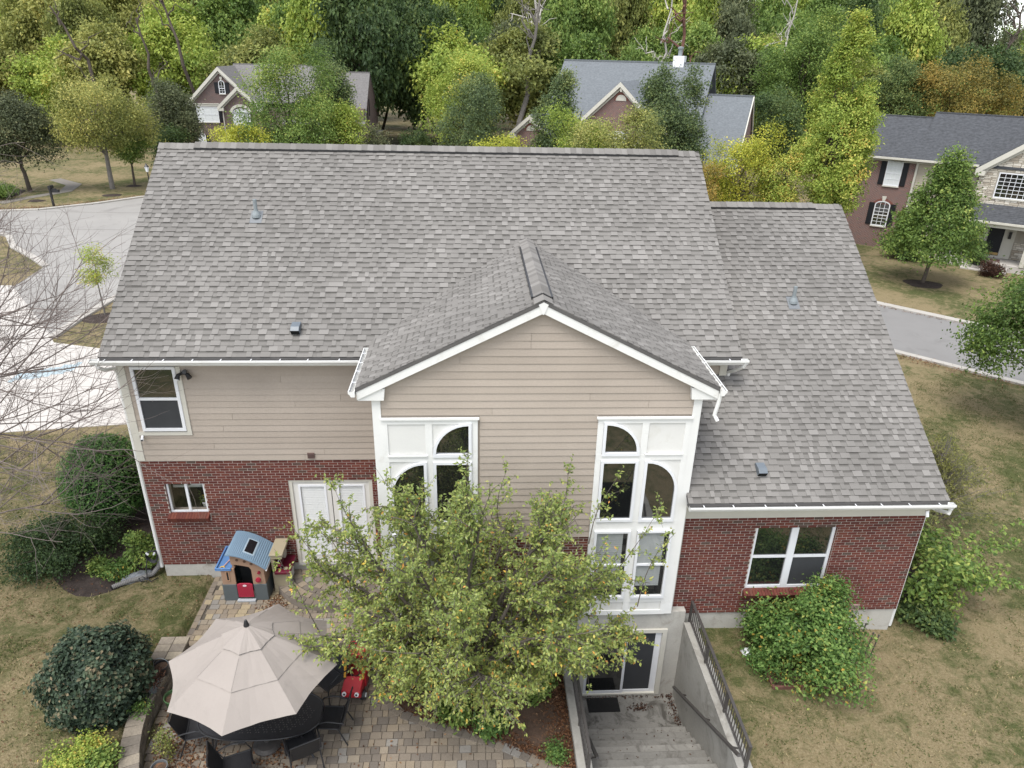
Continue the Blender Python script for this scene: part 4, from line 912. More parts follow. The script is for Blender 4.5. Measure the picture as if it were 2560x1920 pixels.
for x, z in ((2.19, .83), (2.36, .785), (2.51, .71)): P("port_hole", plastic("tan_dark", (.10, .055, .035)), lambda b: b.tube([(x, py0 - .008, z), (x, py0 + .0, z)], .036, 14), PH)
P("sliding_window", plastic("tan_rim", (.36, .22, .14)), lambda b: ring(b, rect(1.87, 1.955, .20, .50), rect(1.89, 1.935, .225, .475), py0 - .004, py0 + .02), PH); P("window_hole", DARKROOM, lambda b: b.box(1.89, 1.935, py0 + .006, py0 + .009, .225, .475), PH)
P("red_dial", REDP, lambda b: (b.tube([(2.62, py0 - .035, .235), (2.62, py0 + .02, .235)], .062, 18), b.tube([(2.62, py0 - .05, .235), (2.62, py0 - .035, .235)], .03, 12)), PH); P("doorbell", plastic("maroon_plastic", (.20, .015, .03)), lambda b: b.tube([(2.66, py0 - .03, .45), (2.66, py0 + .02, .45)], .036, 14), PH)
t = thing("toy_shovel", "yellow ring handled toy shovel resting on the playhouse side tray", "toy", (1.80, -.75, .55))
P("handle_ring", plastic("yellow_plastic", (.62, .40, .08)), lambda b: b.tube([(1.80 + .05 * math.cos(a), -.86 + .05 * math.sin(a), .575) for a in np.linspace(0, 2 * PI, 15)], .013, 6, False), t); P("shaft", plastic("pink_plastic", (.55, .33, .28)), lambda b: b.tube([(1.82, -.81, .575), (1.93, -.45, .585)], .012, 6), t)
KT = thing("play_kitchen", "tan and maroon toy kitchen with tall hood standing beside the playhouse", "toy kitchen", (3.05, -.35, PATIO_Z))
KTAN = plastic("khaki_plastic", (.30, .26, .18)); MAR = plastic("maroon_counter", (.105, .008, .022))
P("cabinet", KTAN, lambda b: b.box(2.88, 3.24, -.62, -.06, PATIO_Z, .20), KT, bevel=.012); P("counter", MAR, lambda b: b.box(2.95, 3.33, -.70, -.04, .20, .28), KT, bevel=.015)
P("hood", KTAN, lambda b: b.box(2.89, 3.17, -.66, -.04, .64, .78), KT, bevel=.012); P("hood_cap", KTAN, lambda b: b.box(2.87, 3.19, -.68, -.02, .74, .785), KT, bevel=.01)
P("tower_wall", KTAN, lambda b: (b.box(2.89, 2.97, -.64, -.55, .28, .64), b.box(2.89, 2.93, -.55, -.06, .28, .64), b.box(2.93, 3.05, -.14, -.06, .28, .64)), KT, bevel=.008)
P("shelf", MAR, lambda b: (b.box(2.93, 3.12, -.64, -.14, .40, .44), b.box(2.93, 2.95, -.55, -.14, .44, .64)), KT, bevel=.006); P("oven_window", plastic("grey_clear", (.30, .28, .24)), lambda b: b.tube([(3.12, -.30, .54), (3.16, -.30, .54)], .11, 16), KT)
P("hob_plate", KTAN, lambda b: b.lathe([(.055, .28), (.055, .292), (.045, .292)], 16, (3.20, -.56, 0)), KT); P("tap", mat("grey_tap", (.4, .4, .42), .3), lambda b: b.tube([(3.08, -.56, .28), (3.08, -.56, .38), (3.12, -.60, .40)], .012, 6), KT); P("spoon", VINYL, lambda b: b.tube([(3.02, -.58, .46), (3.10, -.50, .62)], [.012, .006], 6), KT)
P("cabinet_door", plastic("white_plastic", (.62, .62, .62)), lambda b: b.box(3.243, 3.255, -.60, -.12, PATIO_Z + .06, .17), KT)
TC = thing("toy_car", "red ride-on toy car with yellow roof posts half hidden by leaves", "toy car", (5.33, -3.55, PATIO_Z), rotz=rad(-6), world=False)
CRED, CYEL = plastic("car_red", (.36, .018, .026), .4), plastic("car_yellow", (.52, .27, .03), .45)
def tub(b):
    b.prism([(-.52, .10), (.44, .10), (.52, .22), (.50, .36), (.14, .42), (.12, .30), (-.28, .30), (-.30, .48), (-.50, .46), (-.55, .28)], -.22, .22, 'x')
def cbody(b):  # profile along y (front is -y)
    prof = [(.52, .12), (-.44, .12), (-.52, .2), (-.50, .33), (-.16, .42), (-.12, .20), (.26, .20), (.30, .50), (.50, .48), (.55, .3)]
    b.prism(prof, -.20, .20, 'x')
    for s in (-1, 1): b.prism([(.30, .12), (-.16, .12), (-.16, .40), (.30, .46)], s * .20, s * .235, 'x')
P("body", CRED, cbody, TC, bevel=.02)
P("roof", CRED, lambda b: b.box(-.20, .20, .02, .40, .80, .84), TC, bevel=.03)
for s in (-1, 1):
    P("roof_post", CYEL, lambda b: b.tube([(s * .19, -.20, .40), (s * .185, -.06, .78), (s * .18, .05, .81)], .028, 8), TC); P("roof_post", CYEL, lambda b: b.tube([(s * .19, .40, .46), (s * .18, .36, .81)], .028, 8), TC)
    P("car_eye", VINYL, lambda b: b.tube([(s * .13, -.50, .285), (s * .13, -.535, .30)], .045, 14), TC); P("eye_pupil", BLACKM, lambda b: b.tube([(s * .125, -.534, .295), (s * .125, -.541, .298)], .022, 12), TC)  # eyes of the car's toy face, white discs with black pupils
    for yy in (-.34, .36):
        P("wheel", BLACKM, lambda b: b.tube([(s * .17, yy, .10), (s * .26, yy, .10)], .10, 16), TC); P("hubcap", VINYL, lambda b: b.tube([(s * .26, yy, .10), (s * .272, yy, .10)], .05, 12), TC)
P("steering_wheel", BLACKM, lambda b: b.tube([(.09 * math.cos(a), -.10 + .03 * math.sin(a), .46 + .085 * math.sin(a)) for a in np.linspace(0, 2 * PI, 15)], .013, 6, False), TC)
# ------------------------------------------------------------------ raised bed, ball, hose, drain pipe, pots, mailbox, lantern
RB = thing("raised_bed", "low brown wooden raised bed filled with tomato plants", "raised bed", (15.25, -3.3, -.55))
WD = mat("reddish_wood", (.13, .065, .05), .8, .3, 4, 40, .4, .15)
for x0, x1, y0, y1 in ((14.2, 16.2, -3.98, -3.93), (14.2, 16.2, -2.68, -2.63), (14.2, 14.25, -3.93, -2.68), (16.15, 16.2, -3.93, -2.68)): P("board", WD, lambda b: b.box(x0, x1, y0, y1, -.62, -.32), RB, bevel=.006)
P("soil", SOIL, lambda b: b.box(14.25, 16.15, -3.93, -2.68, -.6, -.38), RB)
for k, (x, y_) in enumerate(((16.05, -3.1), (16.3, -3.25), (16.42, -3.4), (16.6, -3.35), (14.9, -2.8))):
    b = MB(); b.tube([(x, y_, -.5), (x + .12, y_ + .05, .75 - .12 * k)], .012, 6); b.lathe([(.02, 0), (.02, .03), (.005, .035)], 8, (x + .12, y_ + .05, .75 - .12 * k)); o = b.build("garden_stake", BRONZE); tag(o, "thin dark garden stake leaning beside the tomato plants", "stake", "garden stakes by the raised bed")
b = MB(); rr = random.Random(4); 
for i in range(5):
    for j_ in range(6):
        pass
b.lathe([(.01, 0), (.10, .02), (.13, .06), (.10, .11), (.05, .13), (.01, .10)], 9, (14.0, -2.95, -.42)); b.v = [(x + rr.uniform(-.025, .025), y_ + rr.uniform(-.025, .025), z + rr.uniform(-.02, .02)) for x, y_, z in b.v]
o = b.build("plastic_bag", mat("white_bag", (.66, .68, .70), .4)); tag(o, "crumpled white plastic bag on the grass by the tomato plants", "bag")
DP = thing("drain_pipe", "grey corrugated drain hose leading from the house corner onto the lawn", "drain hose", (-.6, -.1, -.36))
def corr(b, pts, r0):
    q = []
    for (a, c) in zip(pts[:-1], pts[1:]):
        n = max(2, int((Vector(c) - Vector(a)).length / .018))
        q += [tuple(Vector(a).lerp(Vector(c), k / n)) for k in range(n)]
    b.tube(q, [r0 + (.006 if k % 2 else -.004) for k in range(len(q))], 10)
GREYC = mat("grey_corrugated", (.17, .165, .16), .6, .1, 4, 40, .05)
P("hose", GREYC, lambda b: corr(b, [(-.10, .12, .05), (-.17, .08, -.12), (-.30, -.02, -.26), (-.50, -.12, -.29), (-.75, -.22, -.29), (-1.0, -.38, -.29), (-1.12, -.48, -.29)], .058), DP); P("mouth", DARKROOM, lambda b: b.tube([(-1.12, -.48, -.29), (-1.126, -.486, -.29)], .05, 10), DP)
b = MB(); rr = random.Random(9)
gx, gy = 9, 7
for i in range(gx):
    for j_ in range(gy): b.v.append((-1.0 + i * .075 + rr.uniform(-.02, .02), -.36 + j_ * .055 + i * .03 + rr.uniform(-.015, .015), -.30 + .10 * math.sin(PI * i / (gx - 1)) * math.sin(PI * j_ / (gy - 1)) + rr.uniform(0, .045)))
for i in range(gx - 1):
    for j_ in range(gy - 1): a = i * gy + j_; b.f.append((a, a + 1, a + gy + 1, a + gy)); b.t.append(.5)
for i in range(gx):
    for j_ in (0, gy - 1): x, y_, z = b.v[i * gy + j_]; b.v[i * gy + j_] = (x, y_, -.35)
o = b.build("plastic_sheet", mat("silver_sheet", (.16, .17, .185), .35, .25, 8, 40, .2, .5)); tag(o, "crumpled silver plastic sheet lying over the drain hose", "plastic sheet")
HR = thing("garden_hose", "black garden hose coiled on a hanger at the house corner", "hose", (-.22, .05, -.36))
P("hanger", BLACKM, lambda b: b.bar((-.02, .1, .36), (-.22, .06, .36), .05, .05), HR); P("hanger_arm", VINYL, lambda b: (b.bar((-.33, -.04, .42), (-.28, -.06, .36), .035), b.bar((-.12, -.06, .43), (-.15, -.07, .37), .035)), HR)
def coil(b):
    for k in range(4): b.tube([(-.23 + (.12 + .008 * k) * math.cos(a), .02 - .015 * k + .02 * math.sin(2 * a), .27 + (.14 + .012 * k) * math.sin(a)) for a in np.linspace(0, 2 * PI, 22)], .013, 6, False)
    b.tube([(-.35, .0, .25), (-.38, -.10, 0), (-.38, -.18, -.28), (-.36, -.27, -.31), (-.45, -.36, -.22), (-.52, -.28, -.18), (-.47, -.2, -.2), (-.25, -.25, -.31), (-.15, -.1, -.32)], .013, 6)
P("coil", BLACKM, coil, HR)
def pot(label, x, y_, z, r0, h, m, handle=False):
    t = thing("plant_pot", label, "plant pot", (x, y_, z))
    P("pot", m, lambda b: b.lathe([(r0 * .72, 0), (r0 * .95, h * .92), (r0, h * .92), (r0, h), (r0 * .9, h), (r0 * .85, h * .8)], 18, (x, y_, z)), t); P("soil", SOIL, lambda b: b.lathe([(r0 * .87, h * .8), (.01, h * .84)], 14, (x, y_, z)), t)
    if handle: P("handle", PVC, lambda b: b.tube([(x + r0 * math.cos(a), y_ + .02, z + h + r0 * 1.1 * math.sin(a)) for a in np.linspace(0, PI, 12)], .006, 5), t)
    return t
GPOT = mat("grey_pot", (.12, .13, .135), .5, .1)
pot("dark grey plant pot with trailing dry grass standing on the block wall", 1.33, -3.98, .05, .15, .24, GPOT); pot("dark pot with thin wire handle behind the grey pot on the wall", 1.36, -3.55, .05, .15, .24, BLACKM, True)
pot("green plant pot half hidden under the umbrella edge", 1.74, -4.05, PATIO_Z, .19, .36, mat("green_pot", (.06, .12, .05), .5)); pot("dark pot with white rim on the leafy pavers at the wall foot", 2.02, -5.55, PATIO_Z, .15, .26, GPOT)
MBX = thing("mailbox", "black mailbox on a post at the edge of the far lawn", "mailbox", (-26.6, 46.3, -.36))
P("post", BLACKM, lambda b: b.box(-26.67, -26.53, 46.23, 46.37, -.4, 1.15), MBX); P("box", BLACKM, lambda b: (b.prism([(-26.48 - .1, 1.1), (-26.48 + .1, 1.1)] + [(-26.48 + .1 * math.cos(a), 1.25 + .1 * math.sin(a)) for a in np.linspace(0, PI, 9)], 46.0, 46.55, 'y'),), MBX); P("arm", BLACKM, lambda b: b.box(-26.6, -26.1, 46.26, 46.34, 1.0, 1.09), MBX); P("paper_box", BLACKM, lambda b: b.box(-26.45, -25.9, 46.2, 46.4, .78, 1.0), MBX)
LN = thing("lamp_post", "black post lantern with clear glass beside the far driveway", "lamp post", (-19.3, 48.0, -.36))
P("post", BLACKM, lambda b: b.tube([(-19.3, 48, -.36), (-19.3, 48, 2.2)], .05, 8), LN); P("lantern_glass", VINYL, lambda b: b.lathe([(.10, 2.25), (.19, 2.65)], 6, (-19.3, 48, 0)), LN); P("lantern_cap", BLACKM, lambda b: b.lathe([(.22, 2.65), (.06, 2.85), (.02, 2.95)], 6, (-19.3, 48, 0)), LN)
# ------------------------------------------------------------------ vegetation
def unit(a): return a / np.maximum(np.linalg.norm(a, axis=-1, keepdims=True), 1e-9)
def leafquads(pos, nrm, axis, size, tone, aspect=.5, fold=.12):
    """rhombic leaves: base, side, tip, side"""
    ax = unit(axis - nrm * np.sum(axis * nrm, -1, keepdims=True)); sd_ = np.cross(nrm, ax); s = size[:, None]
    v = np.stack([pos, pos + ax * s * .45 + sd_ * s * aspect * .5 + nrm * s * fold, pos + ax * s, pos + ax * s * .45 - sd_ * s * aspect * .5 + nrm * s * fold], 1).reshape(-1, 3)
    return v, np.arange(len(pos) * 4).reshape(-1, 4), tone
def foliage(name, leaves, mt, parent=None):
    V = np.concatenate([l[0] for l in leaves]); off = np.cumsum([0] + [len(l[0]) for l in leaves[:-1]]); F = np.concatenate([l[1] + o for l, o in zip(leaves, off)]); T = np.concatenate([l[2] for l in leaves])
    return obj(name, np_mesh(name, V, F, mt, T), parent)
def crown(c, rx, ry, rz, nlobe, nclump, nleaf, cr, ls, rng, shape='round', tone=(.5, .22, .16), up=.5, hollow=.55, aspect=.6):
    """clumps of leaves on the skin of several overlapping lobes; shape narrows the crown towards its top or base"""
    c = np.array(c, float); R_ = np.array([rx, ry, rz])
    d = unit(rng.normal(size=(nlobe, 3))); lc = d * rng.uniform(.35, .72, (nlobe, 1)); lr = rng.uniform(.30, .50, nlobe)
    lc[0] = 0; lr[0] = .62
    li = rng.integers(0, nlobe, nclump); dd = unit(rng.normal(size=(nclump, 3)) + lc[li] * 1.1 + np.array([0, 0, .25])); q = lc[li] + dd * (lr[li] * rng.uniform(.55, 1.08, nclump))[:, None]
    q[:, 2] = np.clip(q[:, 2], -1, 1.02)
    if shape == 'cone':                       # tiers of boughs on a cone
        h = 1 - np.sqrt(rng.uniform(.002, 1, nclump)) ** 1.05; a_ = rng.uniform(0, 2 * PI, nclump); w_ = (1.02 - .97 * h ** .85) * (.55 + .45 * rng.uniform(0, 1, nclump) ** .5) * (1 + .16 * np.sin(h * 30 + 2 * np.sin(a_ * 2))) * np.clip(.72 + h * 4, 0, 1)
        q = np.stack([w_ * np.cos(a_), w_ * np.sin(a_), 2 * h - 1 - .12 * w_], 1)
    h = (q[:, 2] + 1) / 2
    if shape == 'cone': k = np.ones_like(h)
    elif shape == 'column': k = np.clip(np.minimum(.85 + h * .8, 1.32 - .98 * np.maximum(h - .35, 0)), .1, 1.12)
    elif shape == 'egg': k = np.clip(1.12 - .42 * h, .3, 1.1) * np.clip(.6 + h * 2, 0, 1)
    else: k = np.ones_like(h)
    q[:, 0] *= k; q[:, 1] *= k
    ct = tone[0] + rng.normal(0, tone[1] * .6, nclump) + tone[1] * rng.normal(size=nlobe)[li] * .5
    P_ = c + q * R_
    out = unit(q * np.array([1, 1, 1.]) / np.maximum(R_ / R_.max(), .2))
    i = np.repeat(np.arange(nclump), nleaf); n = len(i)
    loc = rng.normal(size=(n, 3)) * np.array([1, 1, .7]) * .5 * cr
    pos = P_[i] + loc
    nr = unit(out[i] * .55 + np.array([0, 0, up]) + rng.normal(size=(n, 3)) * .55); ax = unit(rng.normal(size=(n, 3)) + out[i] * .4 + np.array([0, 0, -.35]))
    tn = np.clip(ct[i] + rng.normal(0, tone[2], n), 0, 1)
    return leafquads(pos, nr, ax, ls * rng.uniform(.65, 1.25, n), tn, aspect), lc * R_ + c
def limb(m, a, b_, r0, r1, rng, n=5, wob=.08, sides=6):
    a, b_ = np.array(a, float), np.array(b_, float); L_ = np.linalg.norm(b_ - a); pts = []
    for k in range(n + 1):
        t = k / n; p = a + (b_ - a) * t + (rng.normal(size=3) * wob * L_ * math.sin(PI * t) * .5 if 0 < k < n else 0); pts.append(tuple(p))
    m.tube(pts, [r0 + (r1 - r0) * k / n for k in range(n + 1)], sides, False)
def trunk_limbs(base, c, lobes, r0, rng, split=.45, bark=BARK, sides=7):
    m = MB(); base = np.array(base, float); c = np.array(c, float); sp = base + (c - base) * split; sp[:2] += rng.normal(0, .1, 2)
    limb(m, base + [0, 0, -.1], sp, r0, r0 * .72, rng, 4, .02, sides); limb(m, sp, c + (c - base) * .3, r0 * .7, r0 * .15, rng, 5, .05, sides)
    for l in lobes[1:]:
        t = rng.uniform(0, .5); s = sp + (c - sp) * t; limb(m, s, l, r0 * .38, r0 * .07, rng, 4, .10, 5)
    return m
Gc = {}
G_ = dict(
 olive=[(0, (.040, .050, .016)), (.35, (.085, .100, .028)), (.7, (.150, .160, .045)), (1, (.24, .225, .07))],
 yellow=[(0, (.060, .072, .020)), (.35, (.120, .132, .036)), (.7, (.195, .195, .055)), (1, (.29, .26, .08))],
 bright=[(0, (.12, .145, .02)), (.4, (.235, .255, .035)), (.8, (.36, .35, .05)), (1, (.44, .37, .06))],
 dark=[(0, (.014, .026, .010)), (.4, (.030, .052, .018)), (.75, (.060, .088, .027)), (1, (.11, .13, .040))],
 pear=[(0, (.026, .040, .020)), (.4, (.052, .076, .032)), (.75, (.090, .118, .042)), (1, (.155, .17, .06))],
 green=[(0, (.028, .050, .012)), (.4, (.065, .105, .024)), (.75, (.120, .165, .038)), (1, (.21, .23, .06))],
 orange=[(0, (.060, .062, .018)), (.35, (.125, .112, .028)), (.7, (.205, .160, .038)), (1, (.29, .185, .045))],
 yg=[(0, (.055, .085, .016)), (.35, (.120, .165, .028)), (.7, (.205, .240, .048)), (.93, (.29, .285, .068)), (1, (.34, .25, .06))],
 ggrey=[(0, (.030, .036, .020)), (.4, (.055, .066, .034)), (.8, (.095, .105, .05)), (1, (.15, .14, .07))],
 box=[(0, (.010, .030, .008)), (.45, (.028, .075, .018)), (.8, (.062, .135, .034)), (1, (.12, .20, .06))],
 vib=[(0, (.012, .020, .014)), (.45, (.030, .048, .030)), (.8, (.060, .085, .050)), (1, (.16, .13, .08))],
 tomato=[(0, (.030, .062, .016)), (.45, (.075, .135, .032)), (.8, (.140, .205, .055)), (.96, (.24, .25, .06)), (1, (.30, .20, .04))],
 front=[(0, (.048, .072, .018)), (.35, (.110, .150, .036)), (.68, (.200, .230, .060)), (.88, (.33, .31, .085)), (.95, (.50, .33, .05)), (1, (.55, .22, .05))],
 brown=[(0, (.06, .025, .012)), (.4, (.13, .058, .028)), (.75, (.22, .11, .055)), (1, (.36, .22, .12))],
 rust=[(0, (.030, .016, .012)), (.5, (.075, .036, .024)), (1, (.14, .075, .045))],
 wisp=[(0, (.085, .090, .03)), (.5, (.16, .165, .05)), (1, (.25, .24, .08))])
WOODY = ('olive', 'yellow', 'dark', 'pear', 'green', 'ggrey', 'yg')
for k_ in G_:
    if k_ not in ("brown", "rust"): G_[k_] = [(p_, tuple(min(c_ * (1.9 if k_ in WOODY else 1.55), .72) for c_ in q_)) for p_, q_ in G_[k_]]  # extra lift on the wood's palettes stands in for distance haze
def LM(k): return leafmat("leaves_" + k, G_[k], .38)
def tree(name, label, x, y, z0, z1, r, col, seed, shape='round', cat="tree", group=None, ls=.30, n=(170, 34), cr=.9, nl=11, bark=BARK, tr=None, zb=None, up=.5, tone=(.5, .22, .16)):
    rng = np.random.default_rng(seed); g0 = hz(x, y) if zb is None else zb
    if y > 10: ls *= .74; n = (int(n[0] * 1.7), int(n[1] * 1.55))
    t = thing(name, label, cat, (x, y, g0), group)
    c = np.array((x, y, (z0 + z1) / 2)); lv, lobes = crown(c, r, r, (z1 - z0) / 2, nl, n[0], n[1], cr, ls, rng, shape, tone, up)
    trunk_limbs((x, y, g0), c, lobes, tr or max(.08, .022 * (z1 - g0)), rng, bark=bark).build("trunk", bark, t)
    foliage("crown", [lv], LM(col), t); return t
# ---- trees one can tell apart across the street (positions, crown base, crown top, radius)
tree("oak_tree", "dark grey green rounded tree beside the far garden path", -32.0, 52.8, -.1, 8.9, 3.3, "ggrey", 101, 'egg', n=(230, 40), ls=.26, cr=.8)
tree("honey_locust_tree", "airy yellow green tree with pale trunk on the far lawn", -25.6, 54.6, 2.0, 10.2, 4.9, "yellow", 102, n=(260, 34), ls=.24, cr=.85, bark=BARKG, up=.3, tone=(.52, .25, .2))
tree("small_street_tree", "small dark green tree with slim trunk behind the yellow tree", -24.4, 56.5, 1.8, 5.2, 1.9, "green", 103, n=(90, 30), ls=.22, cr=.6)
tree("olive_tree", "dull olive rounded tree at the corner of the brown brick house", -22.6, 63.5, .2, 8.8, 2.9, "ggrey", 104, n=(200, 34), ls=.26, cr=.8)
tree("evergreen_tree", "dense dark evergreen behind the lamp post", -21.5, 60.5, -.2, 4.6, 2.6, "dark", 105, n=(130, 34), ls=.25)
tree("pear_tree", "large bushy green pear tree hiding the brown brick house front", -7.6, 50.5, .8, 12.4, 5.0, "green", 106, 'egg', n=(330, 42), ls=.25, cr=.8, nl=16, tone=(.48, .25, .16))
tree("pear_tree", "narrow grey green pear tree rising behind the bushy green one", -5.6, 57.7, 3.0, 13.6, 2.7, "pear", 107, 'egg', n=(200, 36), ls=.26, cr=.8)
tree("yellow_shrub", "bright yellow shrub below the brown brick house windows", -10.9, 46.5, 2.2, 6.6, 2.0, "bright", 108, cat="shrub", n=(90, 34), ls=.2, cr=.6)
tree("green_shrub", "yellow green leafy tree leaning from the bushy pear's right side", -3.2, 51.5, 1.0, 8.2, 2.2, "yg", 109, n=(140, 34), ls=.24, cr=.7)
tree("pear_tree", "grey green rounded pear tree left of the blue roofed house", 8.4, 55.6, .6, 10.6, 3.7, "pear", 110, 'egg', n=(260, 38), ls=.25, cr=.75)
tree("maple_tree", "yellow green maple behind the rounded grey green pear", 7.0, 65.2, 2.0, 13.0, 4.6, "yg", 111, 'egg', n=(240, 36), ls=.3, cr=.9, tone=(.6, .2, .14))
tree("pear_tree", "slim dark pear tree before the blue roof's left slope", 14.3, 42.5, 1.0, 10.8, 2.0, "pear", 112, 'egg', n=(230, 40), ls=.22, cr=.6)
tree("pear_tree", "tall dark broad pear tree hiding the blue roofed house's middle", 23.0, 42.2, .2, 13.2, 3.5, "pear", 113, 'egg', n=(380, 46), ls=.23, cr=.7, nl=15)
tree("golden_shrub", "bright golden green shrub peeping over the main ridge", 9.6, 36.0, 3.0, 7.7, 2.2, "bright", 114, cat="shrub", n=(110, 34), ls=.18, cr=.55)
tree("golden_shrub", "low yellow green bush beside the golden shrub over the ridge", 12.2, 36.4, 3.0, 6.4, 1.2, "yg", 115, cat="shrub", n=(60, 34), ls=.18, cr=.5)
tree("lilac_tree", "fresh green leafy tree beside the brick gable", 15.2, 36.5, 3.5, 9.2, 2.4, "yg", 116, n=(160, 36), ls=.19, cr=.6)
tree("cherry_tree", "drooping olive yellow tree with russet tints before the brick gable", 18.0, 34.8, 3.2, 8.9, 3.4, "olive", 117, n=(220, 40), ls=.2, cr=.6, tone=(.68, .2, .18))
tree("columnar_maple", "tall columnar yellow green maple behind the right roof ridge", 31.3, 32.0, -.6, 14.3, 2.3, "yg", 118, 'column', n=(520, 46), ls=.22, cr=.5, nl=26, tone=(.56, .18, .16))
tree("golden_tree", "bright yellow leafy tree over the right roof ridge", 26.2, 34.2, 1.0, 8.5, 2.5, "bright", 119, n=(170, 38), ls=.18, cr=.6, tone=(.42, .25, .2))
tree("green_maple", "yellow green tree between the golden tree and the columnar maple", 28.6, 33.0, 1.0, 7.2, 1.8, "yg", 120, n=(130, 36), ls=.19, cr=.6, tone=(.62, .2, .15))
tree("golden_shrub", "sparse pale golden shrub against the main roof's right rake", 23.2, 32.4, 1.5, 6.1, 1.3, "orange", 121, cat="shrub", n=(70, 26), ls=.16, cr=.5, tone=(.7, .2, .2))
tree("round_tree", "dense blue green round tree right of the blue roofed house", 37.9, 60.4, .6, 10.4, 3.4, "dark", 122, n=(230, 38), ls=.28, cr=.8, tone=(.62, .2, .15))
tree("lime_tree", "broad light green tree in front of the tall wood on the right", 47.5, 76.5, 3.0, 18.0, 6.4, "green", 123, 'egg', n=(300, 40), ls=.36, cr=1.1, nl=16, tone=(.48, .18, .14))
tree("round_tree", "dark green round tree behind the slate grey roof", 54.8, 69.3, 1.5, 12.6, 3.7, "dark", 124, n=(240, 38), ls=.3, cr=.85, tone=(.7, .2, .15))
tree("orange_maple", "golden orange maple behind the slate grey roof", 61.6, 66.8, 2.0, 13.2, 5.4, "orange", 125, n=(320, 40), ls=.3, cr=.9, nl=16, tone=(.5, .22, .18))
tree("lawn_maple", "young green maple on the dry lawn in its own mulch ring", 36.7, 28.1, 1.3, 7.4, 3.0, "green", 126, 'cone', n=(230, 42), ls=.24, cr=.6, nl=18, tr=.13, tone=(.45, .22, .16))
tree("dogwood_tree", "spreading green tree leaning over the road bend", 29.3, 8.4, .4, 5.9, 3.2, "green", 127, n=(560, 46), ls=.13, cr=.55, nl=16, tr=.12, tone=(.4, .2, .16))
tree("young_maple", "slender young yellow green street tree by the kerb", -10.45, 19.7, .9, 3.35, .85, "yg", 128, 'egg', n=(46, 20), ls=.13, cr=.32, nl=7, tr=.045, bark=BARKG, tone=(.68, .2, .15))
# ---- the wood: 8 crown shapes, copied with sizes and turns of their own
def wood_mesh(seed, shape, ls=.40, n=(380, 56)):
    rng = np.random.default_rng(seed); lv, lobes = crown((0, 0, .62), .5, .5, .40, 15, n[0], n[1], .085, ls / 12, rng, shape, (.5, .17, .13), .45)
    return foliage_mesh(lv), trunk_limbs((0, 0, 0), (0, 0, .62), lobes, .018, rng, .5)
def foliage_mesh(lv): return np_mesh("crown", lv[0], lv[1], LM("olive"), lv[2])
WM = []
for s in range(8):
    cm_, tm = wood_mesh(300 + s, ('round', 'egg', 'round', 'egg')[s % 4]); WM.append((cm_, tm.mesh("trunk", BARK)))
KIND = {"olive": "olive green woodland tree in the dense wood behind the houses", "yellow": "yellowing woodland tree in the wood behind the houses", "dark": "dark green woodland tree in the wood behind the houses", "green": "mid green woodland tree in the wood behind the houses", "yg": "light yellow green woodland tree in the wood behind the houses", "ggrey": "grey green woodland tree in the wood behind the houses", "orange": "russet tinted woodland tree in the wood behind the houses", "rust": "brown leaved woodland tree in the wood behind the houses"}
GRP = dict(olive='olive green', yellow='yellowing', dark='dark green', green='mid green', yg='light yellow green', ggrey='grey green', orange='russet', rust='brown')
wr2 = random.Random(77)
def wood(x, y, h, w, col):
    t = thing("woodland_tree", KIND[col], "tree", (x, y, hz(x, y) - .3), GRP[col] + " trees of the wood behind the houses", wr2.uniform(0, 6.28), world=False); t.scale = (w, w, h)
    cm_, tm = WM[wr2.randrange(8)]
    o = obj("crown", cm_, t); o.material_slots[0].link = 'OBJECT'; o.material_slots[0].material = LM(col); obj("trunk", tm, t)
# named dark maples between the two houses
for x, y, h, w, c in ((-6.5, 84, 21.5, 13, "dark"), (.6, 87, 18.5, 10.5, "dark"), (-11, 92, 23, 13, "yg"), (-1, 95, 22, 12, "dark")): wood(x, y, h, w, c)
rows = ((86, 8.5, 13.5, 3.0), (98, 8.5, 17, 3.5), (111, 9.0, 21.5, 3.0), (126, 8.5, 27, 3.0), (142, 9, 30, 3))
for ri, (y0, dx, hh, hv) in enumerate(rows):
    x = -95 - ri * 6
    while x < 105 + ri * 6:
        left = x < -14; right = x > 22
        if left: cs = ("yg", "yellow", "olive", "green", "yellow", "yg", "olive")
        elif right: cs = ("olive", "dark", "green", "ggrey", "olive", "green", "yg")
        else: cs = ("dark", "green", "yg", "olive", "yg", "green", "olive", "ggrey")
        h = hh + wr2.uniform(-hv, hv); yy = y0 + wr2.uniform(-4, 4)
        if x > .755 * yy + 8: h = min(h, 17.2 + (yy - 98) * .06)          # the canopy dips at the wood's right end
        skip = (ri == 0 and -15 < x < 4) or (ri >= 2 and x > 92 and x < 97)
        if not skip: wood(x + wr2.uniform(-2, 2), yy, h, wr2.uniform(10.5, 14.5), wr2.choice(cs))
        x += dx * wr2.uniform(.8, 1.2)
